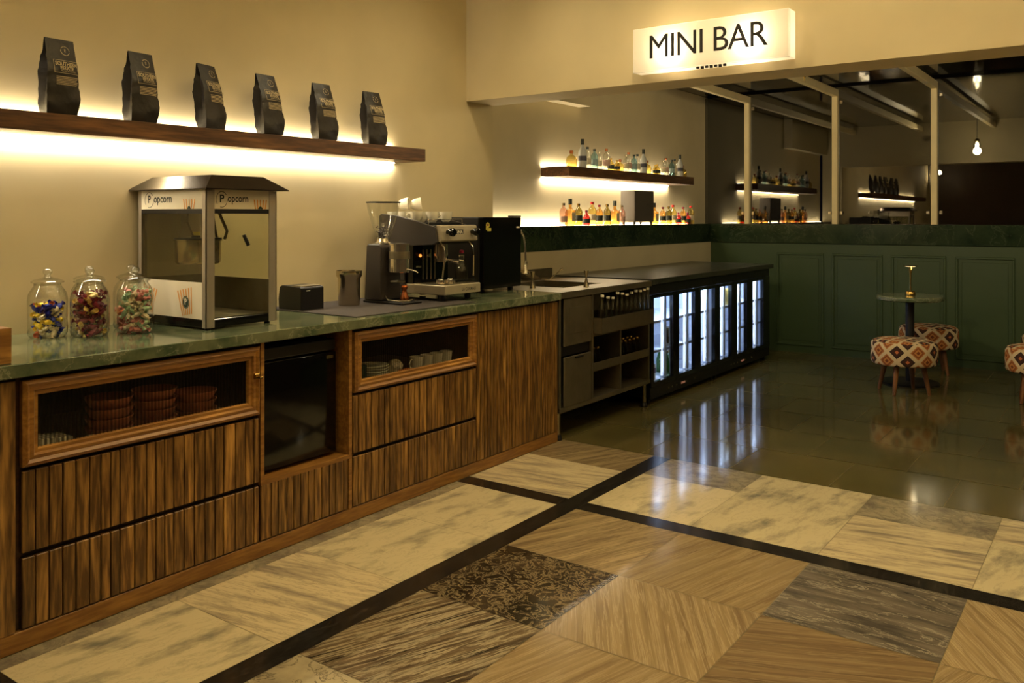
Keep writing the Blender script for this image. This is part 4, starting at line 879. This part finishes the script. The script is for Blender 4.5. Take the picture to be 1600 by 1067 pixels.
# ------------------------------------------------------------------ steel bar station with sink
t = thing('bar_station', 'stainless steel bar station with sink, drawers and bottle racks beside the teak cabinets', 'bar station', (-3.4, 5.2, 0))
sy0, sy1 = 4.605, 5.868; SX = -2.94
g = G(); g.tint = .5
bx0, bx1, by0, by1 = -3.62, -3.12, 4.93, 5.45
for (a, b_, c_, d_) in ((-3.815, bx0, sy0, sy1), (bx1, SX+.01, sy0, sy1), (bx0, bx1, sy0, by0), (bx0, bx1, by1, sy1)): g.box(a, b_, c_, d_, .925, .945)
g.box(SX+.0, SX+.012, sy0, sy1, .905, .945, .001)
for (a, b_, c_, d_, e_, f_) in ((bx0, bx0+.004, by0, by1, .76, .925), (bx1-.004, bx1, by0, by1, .76, .925), (bx0, bx1, by0, by0+.004, .76, .925), (bx0, bx1, by1-.004, by1, .76, .925), (bx0, bx1, by0, by1, .756, .76)): g.box(a, b_, c_, d_, e_, f_)
g.build('sink_top', M['steel_d'], t)
g = G(); g.box(-3.818, -3.805, sy0, sy1-.02, .945, 1.015, .002); g.build('backsplash', M['steel_d'], t)
g = G(); g.box(-3.80, SX-.005, sy0, sy0+.02, .19, .905); g.box(-3.80, SX-.005, 5.845, 5.865, .19, .905); g.box(-3.80, -3.78, sy0, sy1, .19, .905)
g.box(-3.45, SX, sy0, sy1, .175, .205, .001)
g.box(-3.4, SX, 5.00, 5.025, .205, .905); g.box(-3.4, SX, 5.395, 5.415, .205, .63)
g.box(-3.45, -3.44, 5.02, 5.85, .205, .905)
g.box(-3.44, SX-.01, 5.025, 5.845, .615, .63); g.box(-3.44, SX-.01, 5.025, 5.845, .70, .708)
g.box(-3.44, SX-.01, 5.025, 5.845, .378, .386)
g.build('frame', M['steel_d'], t)
g = G(); g.box(SX+.062, SX+.065, 5.028, 5.80, .640, .745, .001); g.box(SX, SX+.065, 5.028, 5.80, .640, .643); g.box(SX, SX+.065, 5.028, 5.031, .643, .745); g.box(SX, SX+.065, 5.797, 5.80, .643, .745); g.build('speed_rail', M['steel_d'], t)
for a, b_ in ((5.028, 5.393), (5.417, 5.843)):
    g = G(); g.box(SX-.004, SX+.001, a, b_, .386, .440, .001); g.build('rack_front', M['steel_d'], t)
g = G(); g.box(SX-.012, SX+.003, 4.655, 4.992, .594, .900, .003); g.box(SX+.003, SX+.006, 4.71, 4.94, .67, .84, .001); g.build('hinged_panel', M['steel_d'], t)
g = G(); g.box(SX-.012, SX+.003, 4.655, 4.992, .205, .523, .003); dr = g.build('waste_door', M['steel_d'], t)
g = G(); g.box(SX+.003, SX+.012, 4.78, 4.88, .505, .517, .002); g.build('handle', M['black'], dr)
g = G(); g.box(-3.3, SX-.02, 4.63, 5.0, .53, .59); g.build('shadow_recess', M['black'], t)  # black block stands in for the shade in the gap between panel and door
for (x, y) in ((-2.975, 4.635), (-2.975, 5.83), (-3.75, 4.64), (-3.75, 5.83)):
    g = G(); g.cyl(x, y, .03, .19, .016, n=14); l_ = g.build('leg', M['steel'], t, smooth=40)
    g = G(); g.lathe([(.028, .0005), (.028, .01), (.02, .035)], (x, y, 0), 14); g.build('leg_foot', M['black'], l_)
# pale chopping/drain board leaning in sink
t = thing('sink_faucet', 'tall arched spray faucet behind the black countertop fridge', 'faucet', (-3.62, 5.15, .945))
g = G(); g.lathe([(.022, 0), (.022, .015), (.010, .02)], (-3.66, 5.15, .9455), 16); g.tube([(-3.66, 5.15, .96), (-3.66, 5.15, 1.20)], .008, 10)
pts = [(-3.66, 4.98, .96), (-3.66, 4.98, 1.30)] 
g.build('riser', M['steel'], t, smooth=50)
g = G(); g.tube([(-3.66, 5.15, 1.20), (-3.68, 5.05, 1.36), (-3.67, 5.09, 1.385), (-3.65, 5.15, 1.345), (-3.64, 5.205, 1.285), (-3.635, 5.215, 1.21), (-3.63, 5.215, 1.10)], .0085, 10); g.build('hose_arch', M['chrome'], t, smooth=60)
g = G(); g.lathe([(.010, .10), (.014, .08), (.016, .02), (.026, .008), (.026, 0)], (-3.63, 5.215, 1.005), 16); g.build('spray_head', M['steel'], t, smooth=40)
def jigger(x, y, z, lab):
    g = G(); g.lathe([(.021, 0), (.006, .062), (.006, .068), (.018, .112), (.016, .112), (.002, .075)], (0, 0, 0), 18); o = tag(g.build('cocktail_jigger', M['steel'], loc=(0, 0, 0), smooth=30), lab, 'jigger'); o.location = (x, y, z)
jigger(-3.27, 4.78, .9457, 'slim steel jigger on the drainboard left of the sink')
jigger(-3.03, 5.08, .9457, 'steel jigger on the front edge of the sink')
g = G(); g.prism([(-.16, 0), (.0, 0), (.0, .008), (-.16, .008)], 'y', 0, .11, .001)
o = tag(g.build('chopping_board', M['steel'], loc=(0, 0, 0)), 'small pale board leaning against the sink backsplash', 'board'); o.location = (-3.66, 5.36, .9465); o.rotation_euler = (0, math.radians(25), 0)
g = G(); g.tube([(-3.60, 5.50, .9495), (-3.52, 5.52, 1.02)], .004); g.tube([(-3.52, 5.52, 1.02), (-3.50, 5.53, 1.032)], .010)
tag(g.build('bar_spoon', M['chrome'], loc=(-3.6, 5.5, .9455)), 'long bar tool resting at the right rear of the sink', 'tool')
def simple_bottle(prof, gm, cap, capm, label=None, labm=None, lab_z=None):
    t = thing('bottle', '', 'bottle'); g = G(); g.lathe(prof, (0, 0, 0), 16, caps=False); g.build('glass_body', M[gm], t, smooth=45)
    g = G(); g.lathe(cap, (0, 0, 0), 14); g.build('cap', M[capm], t, smooth=40)
    if label: g = G(); g.lathe([(label, lab_z[0]), (label, lab_z[1])], (0, 0, 0), 16, caps=False); g.build('paper_label', M[labm], t, smooth=45)
    return t
P_long = [(.001, 0), (.034, .001), (.036, .008), (.036, .11), (.030, .14), (.014, .175), (.0125, .20)]
mx_ = simple_bottle(P_long, 'clear', [(.0145, .196), (.0145, .208)], 'white')
sp = [(5.09, -2.909), (5.168, -2.909), (5.236, -2.909), (5.304, -2.909), (5.372, -2.909), (5.44, -2.909), (5.508, -2.909), (5.576, -2.909), (5.644, -2.909), (5.705, -2.909), (5.762, -2.909)]
for i, (y, x) in enumerate(sp):
    o = mx_ if i == 0 else copy_tree(mx_); o.name = 'glass_bottle'; o.location = (x, y, .6435); o['group'] = 'clear bottles in the speed rail'
    o.scale = (.86, .86, [1.22, 1.14, 1.1, 1.24, 1.2, 1.14, 1.18, 1.22, 1.2, 1.22, 1.24][i])
    o['label'] = '%s clear white-capped bottle from the left in the steel speed rail' % ['first', 'second', 'third', 'fourth', 'fifth', 'sixth', 'seventh', 'eighth', 'ninth', 'tenth', 'last'][i]
P_beer = [(.001, 0), (.024, .001), (.026, .006), (.026, .08), (.012, .115), (.011, .135)]
bb = simple_bottle(P_beer, 'g_olive', [(.0145, .130), (.0145, .142), (.012, .145)], 'brass')
k = 0
for (ya, yb, nx, ny, z, lab) in ((5.06, 5.18, 2, 3, .3865, 'left'), (5.45, 5.77, 2, 6, .3865, 'right')):
    for a in range(nx):
        for b_ in range(ny):
            o = bb if k == 0 else copy_tree(bb); k += 1; o.name = 'soda_bottle'
            o.location = (-3.00-.065*a, ya+(yb-ya)*b_/(ny-1)+.02*a, z)
            o['label'] = 'small gold-capped bottle, %s from left in the %s row of the %s lower rack' % (['first', 'second', 'third', 'fourth', 'fifth', 'sixth'][b_], ['front', 'back'][a], lab); o['group'] = 'gold-capped bottles in the %s rack' % lab
jr = [('c_maroon', 5.08), ('c_maroon', 5.16), ('c_purple', 5.24), ('c_maroon', 5.33), ('c_straw', 5.50), ('c_yellow', 5.60), ('c_yellow', 5.68), ('c_orange', 5.77)]
for i, (m_, y) in enumerate(jr):
    g = G(); g.lathe([(.026, 0), (.028, .005), (.028, .020), (.024, .025)], (0, 0, 0), 14); o = g.build('garnish_pot', M[m_], loc=(0, 0, 0), smooth=40); o.location = (SX-.035, y, .6305); o.scale = (1, 1, .9)
    tag(o, 'small %s pot on the shelf under the speed rail, number %s from the left' % ({'c_maroon': 'dark red', 'c_purple': 'purple', 'c_straw': 'straw coloured', 'c_yellow': 'yellow', 'c_orange': 'orange'}[m_], ['one', 'two', 'three', 'four', 'five', 'six', 'seven', 'eight'][i]), 'pot', 'garnish pots')
# ------------------------------------------------------------------ back-bar fridges and their worktop
g = G(); g.box(-3.818, -2.925, 5.872, 8.575, .912, .955, .003)
tag(g.build('worktop', M['worktop'], loc=(-3.3, 7.2, .912)), 'dark stone worktop over the glass-door bar fridges', 'worktop')
def bar_fridge(y0, y1, panes, lab):
    t = thing('bar_fridge', lab, 'fridge', (-3.2, (y0+y1)/2, 0)); xb, xf = -3.46, -2.99
    g = G()
    g.box(xb-.02, xb, y0, y1, .05, .905); g.box(xb, xf, y0, y0+.022, .05, .905); g.box(xb, xf, y1-.022, y1, .05, .905)
    g.box(xb, xf, y0+.022, y1-.022, .05, .14); g.box(xb, xf, y0+.022, y1-.022, .83, .905)
    g.box(xf, xf+.035, y0, y1, .835, .905, .002); g.box(xf, xf+.035, y0, y1, .04, .128, .002)
    for yy in (y0+.03, y1-.05): g.box(xb+.02, xb+.06, yy, yy+.03, 0.0005, .05); g.box(xf-.04, xf, yy, yy+.03, 0.0005, .05)
    g.build('cabinet', M['black'], t)
    g = G(); e_ = .001
    g.box(xb+e_, xb+.006, y0+.023, y1-.023, .141, .829); g.box(xb+.006, xf-.01, y0+.023, y0+.028, .141, .829); g.box(xb+.006, xf-.01, y1-.028, y1-.023, .141, .829)
    g.box(xb+.006, xf-.01, y0+.028, y1-.028, .141, .146); g.box(xb+.006, xf-.01, y0+.028, y1-.028, .824, .829); g.build('liner', M['fridge_in'], t)
    for z in (.37, .60):
        g = G(); g.box(xb+.01, xf-.03, y0+.03, y1-.03, z, z+.005); g.box(xf-.034, xf-.03, y0+.03, y1-.03, z-.008, z+.013); g.build('wire_shelf', M['fridge_in'], t)
    edges = [y0] + [(panes[i][1]+panes[i+1][0])/2 for i in range(len(panes)-1)] + [y1]
    for i, (a, b_) in enumerate(panes):
        g = G(); p0, p1 = edges[i]+.002, edges[i+1]-.002; z0, z1 = .130, .832
        g.box(-2.984, -2.95, p0, a, z0, z1, .001); g.box(-2.984, -2.95, b_, p1, z0, z1, .001); g.box(-2.984, -2.95, a, b_, z0, .165); g.box(-2.984, -2.95, a, b_, .806, z1)
        d = g.build('door', M['black_gloss'], t)
        h = G(); h.box(-2.970, -2.965, a, b_, .165, .806); h.build('pane', M['fpane'], d)
        g = G(); g.box(xf-.055, xf-.025, b_-.03, b_+.012, .16, .815); g.build('inner_post', M['fridge_in'], t)
        g = G(); g.box(xf-.035, xf-.024, b_-.075, b_-.060, .17, .80); g.build('cool_led_strip', M['led_cool'], t)
        area('fridge_glow', (xf-.05, (a+b_)/2, .815), (0, math.radians(18), 0), .05, b_-a, P_FRIDGE, (.62, .76, 1.0), t)
        area('fridge_glow_low', (xf-.045, b_-.055, .49), (PI/2, 0, math.radians(60)), .02, .6, P_FRIDGE*.8, (.62, .76, 1.0), t)
    g = G()
    for i, yy in enumerate((.30, .36, .44, .52, .62, .78)): g.lathe([(.006, 0), (.006, .003)], (xf+.0352, y0+yy*(y1-y0)*.8, .085), 10, 'x')
    g.build('control_knobs', M['steel'], t)
    g = G(); g.box(xf+.0352, xf+.037, y0+.42*(y1-y0), y0+.48*(y1-y0), .077, .092); g.build('red_display', M['red_digit'], t)
bar_fridge(5.90, 7.195, [(5.95, 6.29), (6.40, 6.71), (6.83, 7.13)], 'nearer black bar fridge with three lit glass doors next to the steel station')
bar_fridge(7.20, 8.53, [(7.245, 7.515), (7.655, 7.90), (8.05, 8.355)], 'farther black bar fridge with three lit glass doors near the green wall')
def can(n_, m_, x, y, z, r, h, lab, grp):
    g = G(); g.lathe([(r*.85, 0), (r, h*.05), (r, h*.92), (r*.8, h)], (0, 0, 0), 14); o = g.build(n_, M[m_], loc=(0, 0, 0), smooth=40); o.location = (x, y, z); tag(o, lab, 'can' if n_ != 'carton' else 'carton', grp)
for z, lv in ((.146, 'bottom'), (.376, 'middle'), (.606, 'top')):
    for i in range(3):
        if lv != 'bottom': can('drink_can', 'white' if i % 2 else 'fridge_in', -3.10, 6.0+i*.075, z, .03, .165 if lv == 'middle' else .12, 'white drink can in the first fridge door from the left, %s shelf' % lv, 'white cans on the %s shelf' % lv)
g = G(); g.box(-3.16, -3.04, 5.97, 6.16, .147, .27, .003); g.mi = 1; g.box(-3.0395, -3.039, 5.97, 6.16, .20, .24)
tag(g.build('carton', [M['white'], M['c_purple']], loc=(-3.1, 6.06, .147)), 'carton with purple band at the bottom of the first fridge door', 'carton')
for k_, (x, y, z) in enumerate([(-3.08, 6.44+i*.06, .147) for i in range(4)] + [(-3.16, 6.47+i*.06, .147) for i in range(3)]):
    if k_ == 0:
        gb = simple_bottle(P_beer, 'g_green', [(.0145, .130), (.0145, .142), (.012, .145)], 'brass'); o = gb
    else: o = copy_tree(gb)
    o.name = 'green_bottle'; o.location = (x, y, z); o.scale = (1, 1, 1.3); tag(o, 'green glass bottle at the bottom of the second fridge door', 'bottle', 'green bottles in the second fridge door')
for i in range(4): can('drink_can', 'steel', -3.08, 6.43+i*.062, .376, .026, .15, 'silver can on the middle shelf of the second fridge door', 'silver cans in the second fridge door')
for i in range(4): can('drink_can', 'c_mint', -3.08, 7.27+i*.06, .606, .026, .13, 'pale green can on the top shelf of the fourth fridge door', 'pale green cans in the fourth fridge door')
for i in range(4): can('drink_can', 'c_straw', -3.08, 7.67+i*.055, .606, .024, .15, 'straw coloured can on the top shelf of the fifth fridge door', 'straw cans in the fifth fridge door')
# ------------------------------------------------------------------ bar bottles
def scaleprof(p, s): return [(r*s, z*s) for r, z in p]
def bt_tall():
    return simple_bottle([(.001, 0), (.034, .001), (.036, .006), (.036, .13), (.028, .155), (.014, .185), (.012, .20)], 'g_frost', [(.014, .196), (.0145, .245)], 'ink', .0365, 'frost_label', (.06, .10))
def bt_cyl(gm, capm, labm='paper', lz=(.04, .09)):
    return simple_bottle([(.001, 0), (.032, .001), (.034, .006), (.034, .12), (.026, .14), (.012, .155), (.011, .175)], gm, [(.014, .170), (.014, .190)], capm, .0345, labm, lz)
def bt_round(gm, capm):
    return simple_bottle([(.001, 0), (.040, .001), (.046, .012), (.046, .06), (.036, .085), (.014, .098), (.012, .112)], gm, [(.015, .108), (.017, .128), (.013, .136)], capm)
def bt_square(gm, capm, labm):
    t = thing('bottle', '', 'bottle'); g = G(); g.box(-.030, .030, -.038, .038, 0, .11, .010, 2); g.lathe([(.026, .108), (.012, .125), (.012, .15)], (0, 0, 0), 14, caps=False); g.build('glass_body', M[gm], t, smooth=45)
    g = G(); g.lathe([(.015, .146), (.015, .185)], (0, 0, 0), 14); g.build('cap', M[capm], t, smooth=40)
    g = G(); g.box(.0305, .0312, -.03, .03, .03, .09); g.build('paper_label', M[labm], t)
    return t
def bt_small(gm, capm):
    return simple_bottle([(.001, 0), (.026, .001), (.030, .008), (.030, .05), (.020, .07), (.010, .08), (.009, .092)], gm, [(.011, .088), (.011, .104)], capm, .0303, 'ink', (.015, .045))
M['frost_label'] = mat('slate_label', (74, 72, 84), .5); M['rose_label'] = mat('dusty_rose_label', (196, 160, 142), .5); M['pale_label'] = mat('pale_blue_label', (150, 172, 170), .5)
protos = {}
makers = {'tall': (bt_tall, .245, 'tall frosted bottle with dark blue cap'), 'clearblk': (lambda: bt_cyl('clear', 'ink'), .190, 'clear bottle with black cap'),
 'blue': (lambda: bt_cyl('g_blue', 'ink', 'pale_label'), .190, 'pale blue bottle with dark cap'), 'clear': (lambda: bt_cyl('clear', 'steel'), .190, 'clear bottle with pale label'),
 'rose': (lambda: bt_cyl('clear', 'copper', 'rose_label'), .190, 'clear bottle with rosy cap'), 'amberround': (lambda: bt_round('g_gold', 'copper'), .136, 'squat round golden bottle with copper stopper'),
 'yel': (lambda: bt_small('g_gold', 'brass'), .104, 'small golden bottle'), 'whisky': (lambda: bt_square('g_amber', 'ink', 'paper'), .185, 'square amber bottle with black cap and white label'),
 'pink': (lambda: bt_cyl('g_pink', 'steel', 'rose_label', (.03, .08)), .190, 'pink bottle with silver cap'), 'olive': (lambda: bt_cyl('g_olive', 'brass', 'ink'), .190, 'dark olive bottle with gold cap'),
 'red': (lambda: bt_small('g_red', 'c_maroon'), .104, 'small dark red bottle'), 'yred': (lambda: bt_cyl('g_gold', 'c_red', 'paper'), .190, 'golden bottle with red cap'), 'amber': (lambda: bt_cyl('g_amber', 'c_maroon', 'ink'), .190, 'amber bottle with dark red cap')}
M['c_red'] = mat('red_cap', (186, 24, 30), .4)
def put_bottle(kind, x, y, z, ztop, where, grp):
    mk, H, desc = makers[kind]
    if kind not in protos: protos[kind] = mk(); o = protos[kind]
    else: o = copy_tree(protos[kind])
    s = (ztop-z)/H; o.location = (x, y, z+.0004); o.scale = (min(s, 1.12), min(s, 1.12), s); o.name = 'liquor_bottle'; o.rotation_euler.z = random.uniform(-.15, .15)
    tag(o, desc + ' ' + where, 'bottle', grp)
ordn = ['first', 'second', 'third', 'fourth', 'fifth', 'sixth', 'seventh', 'eighth', 'ninth', 'tenth', 'eleventh', 'twelfth', 'thirteenth', 'fourteenth', 'fifteenth', 'sixteenth', 'seventeenth', 'eighteenth', 'nineteenth', 'twentieth', 'twenty-first', 'twenty-second', 'twenty-third', 'twenty-fourth', 'twenty-fifth']
top = [('amberround', 6.155, 1.984), ('tall', 6.309, 2.09), ('clearblk', 6.415, 2.03), ('blue', 6.51, 2.018), ('clear', 6.614, 2.003), ('rose', 6.723, 2.033), ('yel', 6.829, 1.956), ('yel', 6.915, 1.945), ('amberround', 7.0, 1.954), ('clear', 7.09, 2.001), ('rose', 7.165, 2.029), ('blue', 7.245, 2.012), ('clearblk', 7.34, 2.022), ('tall', 7.438, 2.076), ('amberround', 7.54, 1.974), ('yel', 7.69, 1.940), ('yel', 7.765, 1.950), ('clear', 7.875, 1.992), ('rose', 7.96, 2.021), ('blue', 8.063, 2.008), ('clearblk', 8.161, 2.019), ('tall', 8.26, 2.071), ('amberround', 8.36, 1.966)]
for i, (k_, y, zt_) in enumerate(top): put_bottle(k_, -3.80 if i % 2 else -3.815, y, 1.844, zt_, 'on the glowing bar shelf, %s from left' % ordn[i], 'bottles on the glowing bar shelf')
low = [('pink', 6.125, 1.542), ('whisky', 6.232, 1.58), ('olive', 6.369, 1.541), ('red', 6.5, 1.484), ('yred', 6.6, 1.559), ('amber', 6.725, 1.536), ('olive', 6.867, 1.542), ('whisky', 7.009, 1.575), ('pink', 7.146, 1.536), ('whisky', 7.82, 1.568), ('amber', 8.014, 1.528), ('olive', 8.149, 1.536), ('yred', 8.256, 1.551), ('red', 8.387, 1.473), ('amber', 8.504, 1.533), ('red', 8.618, 1.474), ('yred', 8.70, 1.547)]
for i, (k_, y, zt_) in enumerate(low): put_bottle(k_, -3.875, y, 1.352, zt_, 'on the stone ledge, %s from left' % ordn[i], 'bottles on the green stone ledge')
t = thing('loudspeaker', 'dark grey box loudspeaker standing among bottles on the stone ledge', 'speaker', (-3.93, 7.52, 1.352))
g = G(); g.box(-3.985, -3.83, 7.32, 7.725, 1.377, 1.68, .008, 2); g.build('box', mat('grey_speaker_cloth', (84, 76, 66), .75, var=.1, scale=200), t)
[(lambda g: (g.cyl(a, b_, 1.3525, 1.378, .012, n=12), g.build('foot', M['black'], t)))(G()) for a in (-3.965, -3.85) for b_ in (7.35, 7.70)]
g = G(); g.text('audio', .03, lambda x, y, z: Vector((-3.8295, 7.59+x, 1.55+y))); g.build('badge_lettering', M['ink'], t, recalc=False)
# ------------------------------------------------------------------ cafe table, lamp, stools
tx, ty = -1.546, 8.0
t = thing('cafe_table', 'small round green marble table on a black pedestal', 'table', (tx, ty, 0))
g = G(); g.lathe([(.255, .712), (.268, .718), (.270, .733), (.268, .748), (.262, .754), (.001, .754)], (tx, ty, 0), 48, caps=False); g.lathe([(.001, .712), (.255, .712)], (tx, ty, 0), 48, caps=False); g.build('tabletop', M['green_marble'], t, smooth=40)
g = G(); g.lathe([(.035, .02), (.035, .69), (.09, .70), (.09, .7115)], (tx, ty, 0), 24); g.build('pedestal', M['black_metal'], t, smooth=40)
g = G(); g.lathe([(.232, .0005), (.232, .012), (.225, .016), (.04, .022)], (tx, ty, 0), 40); g.build('base_plate', M['black_metal'], t, smooth=40)
lx, ly = tx+.005, ty
t = thing('table_lamp', 'slim brass table lamp with small disc top on the green marble table', 'lamp', (lx, ly, .7545))
g = G(); g.lathe([(.040, 0), (.040, .026), (.034, .034), (.012, .036)], (lx, ly, .7545), 28); g.build('base', M['brass'], t, smooth=40)
g = G(); g.lathe([(.007, .035), (.006, .12), (.009, .18), (.018, .246)], (lx, ly, .7545), 20); g.build('stem', M['brass'], t, smooth=50)
g = G(); g.lathe([(.019, .246), (.058, .248), (.058, .254), (.01, .258)], (lx, ly, .7545), 32); g.build('disc_top', M['brass'], t, smooth=40)
g = G(); g.lathe([(.022, .2455), (.040, .2455), (.040, .2475), (.022, .2475)], (lx, ly, .7545), 32, caps=False); g.build('led_ring', M['lampshine'], t)
point('table_lamp_glow', (lx+.032, ly-.026, .985), .22, WARM, .02, t)
def make_stool():
    t = thing('footstool', '', 'stool', (0, 0, 0), 'patterned round stools')
    g = G(); kil = g.bm.loops.layers.float_vector.new('kil'); n = 48
    prof = [(.21, .232), (.238, .236), (.248, .25), (.252, .30), (.252, .36), (.249, .395), (.235, .418), (.20, .430), (.12, .437), (.001, .440)]
    arc = [0]
    for p, q in zip(prof, prof[1:]): arc.append(arc[-1]+math.dist(p, q))
    rings = [[g.bm.verts.new(((r+.002*math.sin(i*1.7+z*40))*math.cos(2*PI*i/n), r*math.sin(2*PI*i/n), z)) for i in range(n)] for r, z in prof]
    NU = 10
    for j, (A, B) in enumerate(zip(rings, rings[1:])):
        for i in range(n):
            f = g.bm.faces.new((A[i], A[(i+1) % n], B[(i+1) % n], B[i])); g._fin([f])
            for l, (iu, jv) in zip(f.loops, ((i, j), (i+1, j), (i+1, j+1), (i, j+1))):
                if prof[jv][1] < .419 and prof[j+1][1] < .419: l[kil] = (iu/n*NU*1.0, arc[jv]/.15, 0)
                else:
                    r_, z_ = prof[jv]; a = 2*PI*iu/n; l[kil] = (r_*math.cos(a)*7.4, r_*math.sin(a)*7.4+.5, 0)
    fb = g.bm.faces.new(rings[0][::-1]); g._fin([fb])
    g.build('cushion', M['kilim'], t, smooth=60)
    for k in range(4):
        a = PI/4+k*PI/2; c_, s_ = math.cos(a), math.sin(a); h = G()
        h.tube([(c_*.15, s_*.15, .236), (c_*.20, s_*.20, .0005)], [.024, .013], 14); h.build('leg', M['stool_leg'], t, smooth=40)
    return t
st = make_stool()
for i, (x, y, rz, lab) in enumerate(((-1.504, 7.55, .62, 'round kilim-covered stool standing in front of the green marble table'), (-1.516, 8.66, .3, 'round kilim-covered stool behind the table, closest to the panelled wall'), (-.555, 7.74, .1, 'round kilim-covered stool cut off by the right edge of the photo'), (-.52, 8.60, .5, 'round kilim-covered stool behind the one at the right edge'))):
    o = st if i == 0 else copy_tree(st); o.location = (x, y, 0); o.rotation_euler.z = rz; o['label'] = lab
